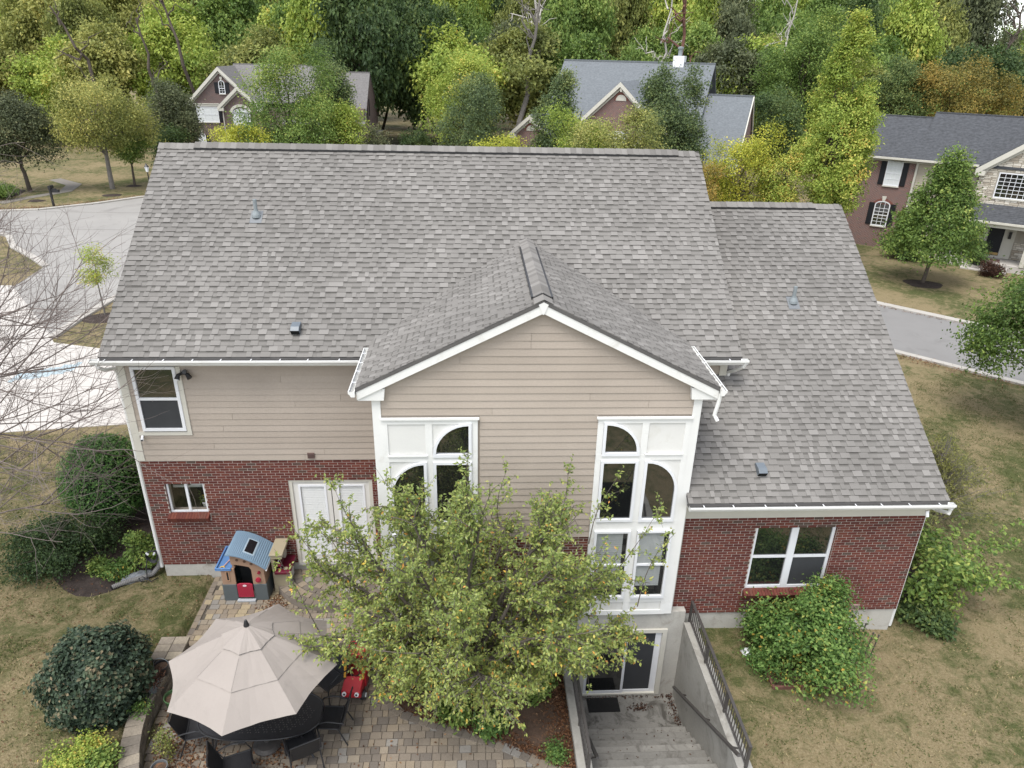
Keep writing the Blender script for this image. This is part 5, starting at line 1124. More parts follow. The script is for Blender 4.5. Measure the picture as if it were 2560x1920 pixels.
# pale dead snags and leaning trunks standing out of the wood
SNAG = mat("pale_dead_wood", (.42, .39, .36), .9, .2, 2, 20, .4)
def snag(label, x, y, h, r0, m, lean, seed, nb=7):
    rng = np.random.default_rng(seed); t = thing("bare_woodland_tree", label, "tree", (x, y, hz(x, y)))
    b = MB(); top = np.array((x + lean[0], y, h)); limb(b, (x, y, -.5), top, r0, r0 * .25, rng, 8, .05, 7); b.build("trunk", m, t)
    b = MB()
    for k in range(nb):
        s = np.array((x, y, 0)) + (top - np.array((x, y, 0))) * rng.uniform(.5, .98); e = s + np.array((rng.uniform(-1, 1) * h * .16, rng.uniform(-1, 1) * 1.5, rng.uniform(.03, .2) * h)); limb(b, s, e, r0 * .4, r0 * .1, rng, 5, .16, 5)
        for q in range(3): f = s + (e - s) * rng.uniform(.5, 1); limb(b, f, f + rng.normal(size=3) * np.array((1.0, .6, 1.0)) + [0, 0, .5], r0 * .16, .02, rng, 3, .1, 4)
    b.build("branches", m, t)
snag("pale dead tree standing between the dark maples and the blue roof", 13.5, 82, 19, .42, BARKG, (2.5, 0), 401); snag("forked grey dead tree with white limbs above the wood", 17.5, 88, 21.5, .36, SNAG, (-2.0, 0), 402); snag("white barked bare tree above the blue roofed house", 30, 84, 20, .28, SNAG, (2.5, 0), 403); snag("brown ivy clad bare trunk above the blue roofed house", 34.5, 82, 19, .45, mat("vine_bark", (.12, .06, .045), .9, .4, 3, 20, .6), (-.8, 0), 404, 5)
snag("dark leaning bare trunk above the honey locust", -33, 76, 15.5, .34, BARK, (-5.5, 0), 405, 4); snag("tall dark bare trunk in the wood left of the brown brick house", -27.5, 74, 14.5, .30, BARK, (-1.2, 0), 406, 4); snag("slanting dark trunk beside the brown brick house gable", -24, 78, 19, .30, BARK, (-3.5, 0), 407, 5); snag("white limbed bare tree behind the columnar maple", 45, 83, 19.5, .25, SNAG, (3, 0), 408, 6)
snag("twisted bare tree at the top edge of the right hand wood", 78, 88, 21, .33, BARK, (3, 0), 409, 8)
# ------------------------------------------------------------------ the pear tree in front of the gable
def twigtube(acc, a, b_, r0, r1, sides=3):
    acc.append((a, b_, r0, r1, sides))
def build_tubes(segs, name, m, parent):      # many short tapered segments in one mesh, numpy
    A = np.array([s[0] for s in segs]); B_ = np.array([s[1] for s in segs]); r0 = np.array([s[2] for s in segs]); r1 = np.array([s[3] for s in segs]); k = 4
    d = unit(B_ - A); ref = np.where(np.abs(d[:, 2:3]) > .9, np.array([[1., 0, 0]]), np.array([[0, 0, 1.]])); u = unit(np.cross(d, ref)); w = np.cross(d, u)
    an = np.arange(k) * 2 * PI / k; ring_ = np.cos(an)[None, :, None] * u[:, None] + np.sin(an)[None, :, None] * w[:, None]
    V = np.concatenate([A[:, None] + ring_ * r0[:, None, None], B_[:, None] + ring_ * r1[:, None, None]], 1).reshape(-1, 3)
    f = np.array([(i, (i + 1) % k, k + (i + 1) % k, k + i) for i in range(k)]); F = (f[None] + (np.arange(len(segs)) * 2 * k)[:, None, None]).reshape(-1, 4)
    return obj(name, np_mesh(name, V, F, m, None, True), parent)
def curve(a, b_, n, rng, wob, bow=None):
    a, b_ = np.array(a, float), np.array(b_, float); L_ = np.linalg.norm(b_ - a); off = rng.normal(size=3) * wob * L_ if bow is None else np.array(bow) * L_
    t = np.linspace(0, 1, n + 1)[:, None]; return a + (b_ - a) * t + off * np.sin(PI * t) + rng.normal(size=(n + 1, 3)) * wob * .12 * L_ * np.sin(PI * t)
def chain(acc, pts, r0, r1):
    n = len(pts) - 1
    for i in range(n): acc.append((pts[i], pts[i + 1], r0 + (r1 - r0) * i / n, r0 + (r1 - r0) * (i + 1) / n))
rng = np.random.default_rng(500)
FT = thing("ornamental_pear_tree", "leafy green and yellow pear tree growing from the bed before the gable", "tree", (7.5, -3.75, -.33))
segs = []; tw = []; TC_ = np.array((7.75, -4.35, 2.15)); TR = np.array((3.55, 1.95, 3.25)); base = np.array((7.5, -3.75, -.4))
mains = []
for k in range(24):
    a = 2 * PI * k * .382 + rng.uniform(-.2, .2); el = math.asin(min(.97, -.25 + 1.2 * (k + .5) / 24))
    e = TC_ + TR * np.array((math.cos(a) * math.cos(el), math.sin(a) * math.cos(el), math.sin(el))) * rng.uniform(.62, .82)
    e[1] = min(e[1], -2.75); e[2] = max(e[2], .3); pts = curve(base + rng.normal(size=3) * .06, e, 8, rng, .05, (0, 0, .10)); chain(segs, pts, .065, .018); mains.append(pts)
for pts in mains:
    for q in range(24):
        t = rng.uniform(.3, 1.0); i = min(int(t * 8), 7); s = pts[i] + (pts[i + 1] - pts[i]) * (t * 8 - i)
        out = unit(s - TC_ + rng.normal(size=3) * .8 * np.array((1.3, .8, 1.0)) + np.array((0, 0, .15))); e = s + out * rng.uniform(.5, 1.15)
        qn = np.linalg.norm((e - TC_) / TR)
        if qn > 1.02: e = TC_ + (e - TC_) / qn * 1.02
        e[1] = min(e[1], -2.5); e[2] = max(e[2], -.05); p2 = curve(s, e, 5, rng, .08); chain(segs, p2, .014, .006); tw.append(p2)
# a few long upright shoots above the crown
for x, y, z, dx in ((5.9, -3.5, 3.6, -.6), (6.9, -3.3, 3.9, -.9), (7.6, -3.3, 4.0, .1), (8.3, -3.2, 3.9, .1), (8.1, -3.4, 4.0, -.5), (9.4, -3.2, 3.8, .15), (10.0, -3.3, 3.5, .5), (10.6, -3.4, 3.0, .7), (5.2, -3.6, 2.9, -.7), (4.9, -3.9, 2.0, -.6), (11.0, -3.6, 2.2, .6)):
    p2 = curve((x, y - .5, z - .1), (x + dx, y - .4 + rng.uniform(-.2, .2), z + rng.uniform(.95, 1.5)), 6, rng, .05); chain(segs, p2, .012, .003); tw.append(p2)
LP, LA, LT = [], [], []
for p2 in tw:
    n = len(p2) - 1
    for q in range(14):
        t = rng.uniform(.25, 1) ; i = min(int(t * n), n - 1); s = p2[i] + (p2[i + 1] - p2[i]) * (t * n - i); d = unit(unit(p2[i + 1] - p2[i]) * .6 + rng.normal(size=3) * .7 + np.array((0, 0, -.05))); L_ = rng.uniform(.14, .38); e = s + d * L_
        if e[1] > -2.44: e[1] = -2.44 - rng.uniform(0, .1)
        segs.append((s, e, .0045, .002))
        m_ = 10; tt = rng.uniform(.15, 1.05, m_)
        for w in tt: LP.append(s + (e - s) * w + rng.normal(size=3) * .012); LA.append(unit(d * .5 + rng.normal(size=3) * .7 + np.array((0, -.1, -.35)))); LT.append(.57 + .10 * (1.2 - s[2]) * .35 + rng.normal(0, .15) + (.40 if rng.random() < .03 else 0))
LP, LA, LT = np.array(LP), np.array(LA), np.clip(np.array(LT), 0, 1); N_ = len(LP)
nr = unit(np.array((0, -.35, .75)) + rng.normal(size=(N_, 3)) * .6)
build_tubes(segs, "branches", mat("pear_bark", (.105, .09, .075), .9, .3, 6, 40, .4), FT)
foliage("leaves", [leafquads(LP, nr, LA, rng.uniform(.05, .09, N_), LT, .50, .07)], leafmat("leaves_front", G_["front"], .35, .42, .45), FT)
# ------------------------------------------------------------------ the bare tree on the left
rng = np.random.default_rng(510)
BT_ = thing("bare_tree", "leafless grey tree spreading fine twigs over the driveway and lawn", "tree", (-7.2, -1.3, -.1)); segs = []
def grow(s, d, L_, r, lvl):
    n = 6; pts = [np.array(s, float)]; d = np.array(d, float)
    for k in range(n): d = unit(d + rng.normal(size=3) * .10 + np.array((0, 0, .035 if lvl > 1 else -.01))); pts.append(pts[-1] + d * L_ / n)
    chain(segs, pts, r, r * .38)
    if lvl >= 4: return
    nb = (7, 9, 7, 4)[lvl]
    for k in range(nb):
        t = rng.uniform(.2, 1.0) if lvl else rng.uniform(.45, 1); i = min(int(t * n), n - 1); p_ = pts[i] + (pts[i + 1] - pts[i]) * (t * n - i)
        side = unit(np.cross(d, rng.normal(size=3))); nd = unit(unit(pts[i + 1] - pts[i]) * .85 + side * .75 + np.array((.12 if lvl < 2 else 0, 0, .16))); grow(p_, nd, L_ * rng.uniform(.40, .62), r * .42, lvl + 1)
for bz, dz, dy, L_ in ((4.0, .12, .10, 6.0), (4.4, .16, .05, 6.0), (4.6, .22, .30, 5.8), (5.0, .24, .05, 5.6), (5.4, .30, .28, 5.4), (6.0, .36, .1, 5.2), (6.6, .40, .3, 4.8), (1.3, .06, .06, 5.0), (4.5, .14, .42, 5.8), (5.7, .2, .42, 5.4)): grow((-7.2, -1.3, bz), unit(np.array((1, dy, dz))), L_, .042, 1)
chain(segs, curve((-7.2, -1.3, -.3), (-7.0, -1.2, 9.0), 9, rng, .02), .16, .04)
build_tubes(segs, "branches", mat("bare_twig", (.165, .135, .122), .85, .2, 4, 30, .2), BT_)
# ------------------------------------------------------------------ clipped and loose shrubs
def shrub(name, label, c, rr, n, ls, col, seed, lump=.07, aspect=.55, up=.25, core=.86, tone=(.45, .2), drop=0, cat="shrub"):
    rng = np.random.default_rng(seed); t = thing(name, label, cat, (c[0], c[1], hz(c[0], c[1])))
    d = unit(rng.normal(size=(n, 3))); d[:, 2] = np.where(d[:, 2] < -.75, -d[:, 2], d[:, 2])
    ph = rng.uniform(0, 6, 6); lumpv = lump * (np.sin(d[:, 0] * 5 + ph[0]) * np.sin(d[:, 1] * 5.5 + ph[1]) + np.sin(d[:, 2] * 7 + ph[2]) * np.sin(d[:, 0] * 8 + ph[3]))
    rad_ = (1 + lumpv) * (rng.uniform(.86, 1.03, n) + np.where(rng.random(n) < .04, rng.uniform(0, .10, n), 0)); pos = np.array(c) + d * rad_[:, None] * np.array(rr)
    nr = unit(d * .8 + np.array((0, 0, up)) + rng.normal(size=(n, 3)) * .45); tn = np.clip(tone[0] + rng.normal(0, tone[1], n) + lumpv * 1.5, 0, 1)
    foliage("foliage", [leafquads(pos, nr, rng.normal(size=(n, 3)) + np.array((0, 0, -drop)), ls * rng.uniform(.7, 1.3, n), tn, aspect)], LM(col), t)
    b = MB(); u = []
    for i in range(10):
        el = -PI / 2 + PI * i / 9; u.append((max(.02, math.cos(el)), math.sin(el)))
    b.lathe([(a * core, z * core) for a, z in u], 16); b.v = [(c[0] + x * rr[0] * 1, c[1] + y * rr[1], c[2] + z * rr[2]) for x, y, z in b.v]; b.build("dark_core", mat("shrub_core_shade", (.012, .018, .009), .95), t, smooth=True)  # added solid core: near-black stands for inner shade and blocks see-through
    return t
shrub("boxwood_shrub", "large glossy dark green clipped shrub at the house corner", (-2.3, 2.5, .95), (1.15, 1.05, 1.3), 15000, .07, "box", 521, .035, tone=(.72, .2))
t = tree("yew_shrub", "low sprawling dark green yew before the clipped shrub", -2.75, .75, -.5, .75, 1.35, "dark", 522, cat="shrub", n=(260, 46), ls=.075, cr=.34, nl=12, tr=.05, tone=(.3, .16, .16), up=.35)
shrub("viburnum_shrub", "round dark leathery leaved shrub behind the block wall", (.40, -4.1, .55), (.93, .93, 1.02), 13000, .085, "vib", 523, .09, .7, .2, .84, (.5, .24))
tree("juniper_shrub", "small yellow green juniper at the lower end of the block wall", .45, -5.45, -.2, .42, .62, "yg", 524, cat="shrub", n=(110, 40), ls=.05, cr=.2, nl=8, tr=.03, tone=(.5, .25, .22)); tree("weed_clump", "leafy green weeds between the juniper and the block wall", 1.12, -5.6, -.15, .35, .36, "green", 525, cat="weeds", n=(36, 26), ls=.08, cr=.14, nl=6, tr=.012)
tree("tomato_plants", "sprawling bright green tomato plants filling the raised bed", 15.2, -3.25, -.62, 1.2, 1.35, "tomato", 526, cat="plants", n=(300, 44), ls=.085, cr=.30, nl=24, tr=.03, zb=-.4, tone=(.5, .22, .2))
tree("tomato_plants", "tall tomato plant against the brick below the window sill", 15.55, -2.95, .2, 1.55, .62, "tomato", 527, cat="plants", n=(90, 40), ls=.08, cr=.26, nl=8, tr=.02, zb=-.4)
tree("tomato_plants", "feathery tomato plant drooping over the bed's left board", 14.35, -3.0, -.6, .55, .62, "tomato", 528, cat="plants", n=(90, 40), ls=.08, cr=.26, nl=8, tr=.02, zb=-.4, tone=(.4, .2, .18))
tree("hydrangea_shrub", "loose green leafy shrub against the right corner of the brick wing", 19.2, -1.3, -.5, 1.35, 1.15, "green", 529, cat="shrub", n=(105, 26), ls=.13, cr=.38, nl=14, tr=.03, tone=(.5, .26, .22))
tree("ground_fern", "dark spiky groundcover at the foot of the loose green shrub", 18.9, -1.75, -.65, -.05, .85, "dark", 530, cat="plants", n=(70, 40), ls=.12, cr=.25, nl=8, tr=.02, tone=(.6, .2, .2))
# arching shoots reaching right over the lawn
rng = np.random.default_rng(531); t = thing("arching_shrub", "long arching leafy shoots reaching out over the right lawn", "shrub", (19.9, -.9, -.6)); segs = []; lp = []; la = []
for k in range(16):
    e = np.array((20.3 + rng.uniform(0, 1.9), -.9 + rng.uniform(-1.2, 1.0), rng.uniform(-.3, 1.3))); p_ = curve((19.7, -.9, -.55), e, 9, rng, .08, (0, 0, .16)); chain(segs, p_, .010, .003)
    for q in range(60): i = rng.integers(3, 9); lp.append(p_[i] + (p_[i + 1] - p_[i]) * rng.random() + rng.normal(size=3) * .05); la.append(rng.normal(size=3) + np.array((.3, 0, -.4)))
lp, la = np.array(lp), np.array(la); build_tubes(segs, "stems", BARK, t); foliage("leaves", [leafquads(lp, unit(np.array((0, -.2, .8)) + rng.normal(size=lp.shape) * .45), la, rng.uniform(.07, .15, len(lp)), np.clip(rng.normal(.5, .22, len(lp)), 0, 1), .6)], LM("green"), t)
# wispy forsythia
rng = np.random.default_rng(532); t = thing("wispy_shrub", "wispy grey twigged shrub with thin green tips beyond the right roof", "shrub", (21.0, 2.0, -.65)); segs = []; lp = []; la = []
for k in range(300):
    a = rng.uniform(0, 2 * PI); rr_ = abs(rng.normal(0, .75)); e = np.array((21.1 + 1.35 * rr_ * math.cos(a) * .9, 2.0 + 1.2 * rr_ * math.sin(a), .5 + 2.0 * math.exp(-rr_ * .7) * rng.uniform(.45, 1.05)))
    p_ = curve((21.0 + rng.normal(0, .1), 2.0 + rng.normal(0, .1), -.65), e, 6, rng, .06, (0, 0, .12)); chain(segs, p_, .011, .003)
    for q in range(3): i = rng.integers(3, 6); s = p_[i]; e2 = s + unit(p_[i + 1] - p_[i] + rng.normal(size=3) * .5) * rng.uniform(.25, .6); segs.append((s, e2, .005, .002)); lp += [s + (e2 - s) * rng.uniform(.3, 1) for _ in range(11)]; la += [rng.normal(size=3) for _ in range(11)]
lp, la = np.array(lp), np.array(la); build_tubes(segs, "stems", mat("grey_twig", (.15, .135, .12), .9), t); foliage("leaves", [leafquads(lp, unit(rng.normal(size=lp.shape) + np.array((0, 0, .6))), la, rng.uniform(.05, .11, len(lp)), np.clip(rng.normal(.5, .22, len(lp)), 0, 1), .3)], LM("wisp"), t)
tree("corner_shrub", "dark bushy shrub tucked behind the right wing's gutter end", 19.6, .6, -.6, 1.4, 1.0, "wisp", 533, cat="shrub", n=(120, 36), ls=.08, cr=.35, nl=9, tr=.03, tone=(.2, .2, .2))
# small weeds and groundcover
for k, (lab, x, y, z0, z1, r_, col) in enumerate((("leafy vine growing round the hose at the house corner", -.75, .45, -.35, .55, .52, "green"), ("broad leaved bright weed beside the drain hose", -1.15, -.02, -.36, .12, .36, "tomato"), ("low green weed between the yew and the mulch", -1.7, .25, -.36, -.05, .3, "green"), ("heart leaved plants in the bed under the pear tree", 7.45, -4.35, -.38, .05, .42, "green"), ("low leafy plant at the bed edge near the pavers", 8.15, -4.75, -.4, -.05, .32, "tomato"), ("bright green moss plant beside the stairwell wall", 9.35, -5.35, -.42, -.12, .24, "tomato"), ("dark leafy plant between the pear tree and stairwell", 9.2, -3.9, -.38, .1, .4, "green"), ("red brown shrub under the pear tree near the step", 6.15, -2.75, -.38, .30, .36, "rust"), ("thin leafy climber beside the pot at the wall foot", 1.95, -5.15, -.42, .25, .17, "olive"), ("leafy seedling on top of the block wall", 1.30, -4.45, .04, .2, .16, "tomato"), ("reddish grass tuft in the grey pot on the wall", 1.33, -3.98, .24, .5, .2, "rust"))):
    tree("low_plant", lab, x, y, z0, z1, r_, col, 540 + k, cat="plant", n=(int(40 * (r_ / .36) ** 1.5) + 10, 24), ls=.085 if r_ > .25 else .05, cr=.16, nl=6, tr=.01, zb=z0)
tree("rust_shrub", "rounded rust brown shrub by the stone fronted house's walk", 45.6, 28.0, -1.0, .55, 1.5, "rust", 560, cat="shrub", n=(110, 34), ls=.14, cr=.45); tree("rust_shrub", "small rust brown shrub at the mulch bed's left tip", 42.4, 29.8, -1.0, -.1, .8, "rust", 561, cat="shrub", n=(50, 30), ls=.13, cr=.35); tree("round_shrub", "clipped olive green shrub beside the stone fronted house's porch", 47.2, 29.2, -.9, 1.3, 1.35, "olive", 562, cat="shrub", n=(120, 34), ls=.14, cr=.4); tree("dark_hedge_shrub", "dark green upright shrub left of the porch", 42.6, 32.0, -1.0, 1.2, .75, "dark", 563, cat="shrub", n=(80, 34), ls=.13, cr=.35)
tree("dark_shrub", "dark shrubs under the brick end of the stone fronted house", 39.0, 34.2, -1.0, .7, 1.5, "dark", 564, cat="shrub", n=(110, 34), ls=.16, cr=.5); tree("pale_shrub", "pale grey green shrub before the brown brick house's right gable", -2.2, 58.0, 1.0, 5.0, 2.0, "ggrey", 565, cat="shrub", n=(110, 34), ls=.2, cr=.6, tone=(.7, .2, .2)); tree("dark_shrub", "dark yew beside the brown brick house's right wall", 2.0, 64, .0, 5.2, 2.0, "dark", 566, cat="shrub", n=(110, 34), ls=.22, cr=.6)
tree("garden_shrub", "leafy green groundcover beside the curved garden path", -33.5, 49.5, -.4, 1.2, 2.2, "green", 567, cat="shrub", n=(110, 30), ls=.2, cr=.5)
# potted plant standing inside the kitchen window
t = pot("white potted houseplant on the sill inside the kitchen window", 1.16, .42, 1.50, .10, .14, VINYL); rng = np.random.default_rng(570); lp = np.array((1.16, .40, 1.68)) + rng.normal(size=(60, 3)) * np.array((.07, .05, .10)) + np.array((0, 0, .06)); foliage("leaves", [leafquads(lp, unit(rng.normal(size=lp.shape) + np.array((0, -.6, .5))), rng.normal(size=lp.shape) + np.array((0, 0, .4)), rng.uniform(.06, .11, 60), np.clip(rng.normal(.6, .2, 60), 0, 1), .35)], LM("tomato"), t)
# ------------------------------------------------------------------ grass and fallen leaves
rng = np.random.default_rng(580)
def hzv(x, y): return np.array([hz(a, b_) for a, b_ in zip(x, y)])
def blades(name, n, x0, x1, y0, y1, ok, hmin, hmax, label):
    x = rng.uniform(x0, x1, n); y = rng.uniform(y0, y1, n); k = ok(x, y); x, y = x[k], y[k]; z = hzv(x, y)
    den = np.sin(x * 1.1 + 2.2 * np.sin(y * .8)) * np.sin(y * 1.3 + 1.7 * np.sin(x * .7 + 1)) + .5 * np.sin(x * 3.1 + y * 2.3) * np.sin(y * 3.7 - x * 1.9)
    tone = np.clip(.55 - .28 * den + rng.normal(0, .16, len(x)), 0, 1); pos = np.stack([x, y, z - .01], 1); m = len(x); ax = unit(rng.normal(size=(m, 3)) * np.array((.7, .7, .0)) + np.array((0, 0, .55)))
    nr = unit(np.cross(ax, rng.normal(size=(m, 3)))); h = rng.uniform(hmin, hmax, m) * np.where(den > .25, 1.25, .85)
    o = foliage(name, [leafquads(pos, nr, ax, h, tone, .16, .0)], tmat("grass_blades", [(0, (.034, .052, .015)), (.35, (.078, .092, .030)), (.6, (.19, .155, .075)), (1, (.35, .285, .16))], .9, 30, .1, 0, .1), None); tag(o, label, "grass", kind="stuff")
blades("grass", 75000, -9, 1.3, -6.5, 7.5, lambda x, y: ~((x > 0) & (y > 0)) & ~((x > 1.1) & (y < -2.5)) & ~((np.hypot((x + 1.7) / 1.9, (y - 1.8) / 2.6) < .95)), .035, .075, "short dry grass of the left lawn")
blades("grass", 115000, 12.98, 31, -6.5, 14, lambda x, y: ~((x < 17.9) & (y > -2.2)) & ~((x > 14.15) & (x < 16.25) & (y > -4) & (y < -2.6)) & (x + y < 44.2), .035, .075, "short dry grass of the right lawn")
def tufts(n, x0, x1, y0, y1, ok, label):
    cx = rng.uniform(x0, x1, n); cy = rng.uniform(y0, y1, n); k = ok(cx, cy); cx, cy = cx[k], cy[k]; i = np.repeat(np.arange(len(cx)), 16); sp = rng.uniform(.05, .2, len(cx))[i]
    x = cx[i] + rng.normal(size=len(i)) * sp; y = cy[i] + rng.normal(size=len(i)) * sp; m = len(x); pos = np.stack([x, y, hzv(x, y) - .01], 1)
    ax = unit(rng.normal(size=(m, 3)) * np.array((.8, .8, 0)) + np.array((0, 0, .6))); nr = unit(np.cross(ax, rng.normal(size=(m, 3)))); tn = np.clip(rng.choice((.2, .3, .42, .85), len(cx), p=(.3, .3, .2, .2))[i] + rng.normal(0, .1, m), 0, 1)
    o = foliage("grass_tufts", [leafquads(pos, nr, ax, rng.uniform(.04, .10, m), tn, .2, .0)], MATS["grass_blades"], None); tag(o, label, "grass", kind="stuff")
tufts(1500, -9, 1.2, -6.5, 7, lambda x, y: ~((x > -.1) & (y > -.1)) & ~((x > 1.0) & (y < -2.4)), "coarser green and straw grass tufts of the left lawn")
tufts(3200, 13, 31, -6.5, 13, lambda x, y: ~((x < 18.0) & (y > -2.3)) & ~((x > 14.1) & (x < 16.3) & (y > -4.1) & (y < -2.5)) & (x + y < 43.5), "coarser green and straw grass tufts of the right lawn")
def litter(name, n, fn, col, label, sz=(.035, .075)):
    P_ = np.array([fn() for _ in range(n)]); m = len(P_); nr = unit(np.array((0, 0, 1.)) + rng.normal(size=(m, 3)) * .35); o = foliage(name, [leafquads(P_, nr, rng.normal(size=(m, 3)), rng.uniform(*sz, m), np.clip(rng.normal(.5, .25, m), 0, 1), .6, .10)], LM(col), None); tag(o, label, "leaves", kind="stuff")
def in_bed():
    while True:
        x, y = rng.uniform(5.7, 9.73), rng.uniform(-5.8, -2.4)
        if inpoly(x, y, BED) and (rng.random() < .30 or x > 8.0 or y < -4.4): return (x, y, -.385 + .07 * max(0, 1 - math.hypot(x - 7.9, y + 3.6) / 1.6) + rng.uniform(0, .03))
litter("fallen_leaves", 8000, in_bed, "brown", "brown fallen leaves covering the bed under the pear tree")
def on_patio():
    c = ((2.15, -5.2, .32), (2.6, -5.35, .3), (3.9, -5.3, .3), (4.1, -5.05, .25), (2.95, -1.15, .16), (3.05, -.85, .12), (1.9, -4.7, .25), (6.6, -5.0, 1.2), (9.3, -6.0, .6), (1.75, -3.6, .2))[rng.choice(10, p=(.17, .16, .10, .08, .10, .05, .14, .08, .05, .07))]
    while True:
        x, y = c[0] + rng.normal() * c[2], c[1] + rng.normal() * c[2]
        if inpoly(x, y, PAT): return (x, y, PATIO_Z + .004 + rng.uniform(0, .02))
litter("fallen_leaves", 1700, on_patio, "brown", "brown fallen leaves drifted on the patio pavers")
def on_stairs():
    k = rng.random()
    if k < .35: return (rng.uniform(10.1, 12.6), -2.40 - abs(rng.normal(0, .06)), -2.262 + rng.uniform(0, .02))
    if k < .6: return (12.62 - abs(rng.normal(0, .08)), rng.uniform(-3.3, -2.4), -2.262 + rng.uniform(0, .02))
    if k < .8: return (rng.normal(11.75, .12), rng.normal(-2.78, .06), -2.262 + rng.uniform(0, .05))
    i = rng.integers(1, 10); return (rng.uniform(10.2, 12.6), -3.21 - .3 * i - rng.uniform(0, .2), -2.265 + .19 * i + rng.uniform(0, .01))
litter("fallen_leaves", 520, on_stairs, "rust", "dark wet leaves on the basement landing and steps", (.03, .06))
def on_lawn():
    while True:
        x, y = rng.uniform(-7, 1.2), rng.uniform(-6.2, 2)
        if math.hypot(x - .3, y + 4.1) > 1 and not (x > 0 and y > 0): return (x, y, hz(x, y) + .03)
litter("fallen_leaves", 1500, on_lawn, "brown", "scattered brown leaves on the left lawn", (.03, .06))
def on_rlawn():
    while True:
        x, y = rng.uniform(13, 28), rng.uniform(-6.2, 10)
        if not (x < 17.9 and y > -2.2): return (x, y, hz(x, y) + .03)
litter("fallen_leaves", 260, on_rlawn, "brown", "scattered brown leaves on the right lawn", (.03, .06))
def on_kerb():
    s = rng.choice(2); t_ = rng.random() ** 1.0; a, c = ((30.2, 25.0), (41, 13.9)) if s else ((25.6, 18.4), (36, 8.6)); q = rng.normal(0, .28); return (lerp(a[0], c[0], t_) + q * .7, lerp(a[1], c[1], t_) + q * .7, -.93)
litter("fallen_leaves", 2600, on_kerb, "brown", "orange brown leaves gathered along the road kerbs", (.05, .11))
def on_far():
    t_ = rng.random(); a = ((-33, 43.4), (-26.8, 45), (-21.2, 50.9), (-17, 53)); i = min(int(t_ * 3), 2); u = t_ * 3 - i; return (lerp(a[i][0], a[i + 1][0], u) + rng.normal(0, .35), lerp(a[i][1], a[i + 1][1], u) + .5 + rng.normal(0, .35), -.30)
litter("fallen_leaves", 1400, on_far, "brown", "brown leaves along the far street kerb", (.08, .16))
# ------------------------------------------------------------------ neighbouring houses
def localM(P0, ang): return Matrix.Translation(P0) @ Matrix.Rotation(rad(ang), 4, 'Z')
def brickmat(name, a, b_, mortar, scale=1.0):
    m, t, N, L, B = nodes(name); tc = N.new("ShaderNodeTexCoord"); sp = N.new("ShaderNodeSeparateXYZ"); L.new(tc.outputs["Object"], sp.inputs[0])
    ad = N.new("ShaderNodeMath"); ad.operation = 'ADD'; L.new(sp.outputs[0], ad.inputs[0]); L.new(sp.outputs[1], ad.inputs[1]); cb = N.new("ShaderNodeCombineXYZ"); L.new(ad.outputs[0], cb.inputs[0]); L.new(sp.outputs[2], cb.inputs[1])
    k = N.new("ShaderNodeTexBrick"); k.inputs["Scale"].default_value = 1; k.inputs["Brick Width"].default_value = .22; k.inputs["Row Height"].default_value = .075; k.inputs["Mortar Size"].default_value = .012; k.inputs["Color1"].default_value = (*a, 1); k.inputs["Color2"].default_value = (*b_, 1); k.inputs["Mortar"].default_value = (*mortar, 1)
    L.new(cb.outputs[0], k.inputs["Vector"]); L.new(k.outputs[0], B.inputs["Base Color"]); B.inputs["Roughness"].default_value = .9; bump(N, L, B, k.outputs["Fac"], -.3, .01); return m
BRB = brickmat("far_brick_brown", (.115, .062, .055), (.075, .048, .046), (.20, .165, .15)); BRR = brickmat("far_brick_red", (.16, .062, .05), (.10, .055, .05), (.26, .21, .19))
def shingmat(name, c, v=.28):
    m, t, N, L, B = nodes(name); tc = N.new("ShaderNodeTexCoord"); mp = N.new("ShaderNodeMapping"); mp.inputs["Scale"].default_value = (3.2, 1.0, 7.5); L.new(tc.outputs["Object"], mp.inputs[0]); a = noise(N, L, 1.6, 3, .6, mp.outputs[0]); b_ = noise(N, L, 6, 2, .5, mp.outputs[0])
    w = N.new("ShaderNodeTexWave"); w.wave_type = 'BANDS'; w.bands_direction = 'Z'; w.inputs["Scale"].default_value = 3.6; w.inputs["Distortion"].default_value = .6; L.new(tc.outputs["Object"], w.inputs[0])
    r_ = ramp(N, L, a.outputs[0], [(.3, [x * (1 - v) for x in c]), (.7, [x * (1 + v) for x in c])]); k = ramp(N, L, w.outputs[0], [(.0, (.82,) * 3), (.35, (1.05,) * 3)]); L.new(mixc(N, L, 1.0, r_.outputs[0], k.outputs[0], 'MULTIPLY'), B.inputs["Base Color"]); B.inputs["Roughness"].default_value = .9; bump(N, L, B, w.outputs[0], .4, .02); return m
RG, RBL, RSL = shingmat("far_roof_grey", (.135, .128, .125), .2), shingmat("far_roof_blue", (.125, .137, .148), .2), shingmat("far_roof_slate", (.050, .053, .059), .35)
SHUT = mat("black_shutter", (.012, .013, .016), .5, .2); CURT = mat("pale_curtain", (.62, .64, .64), .6, .06, 3, 20)
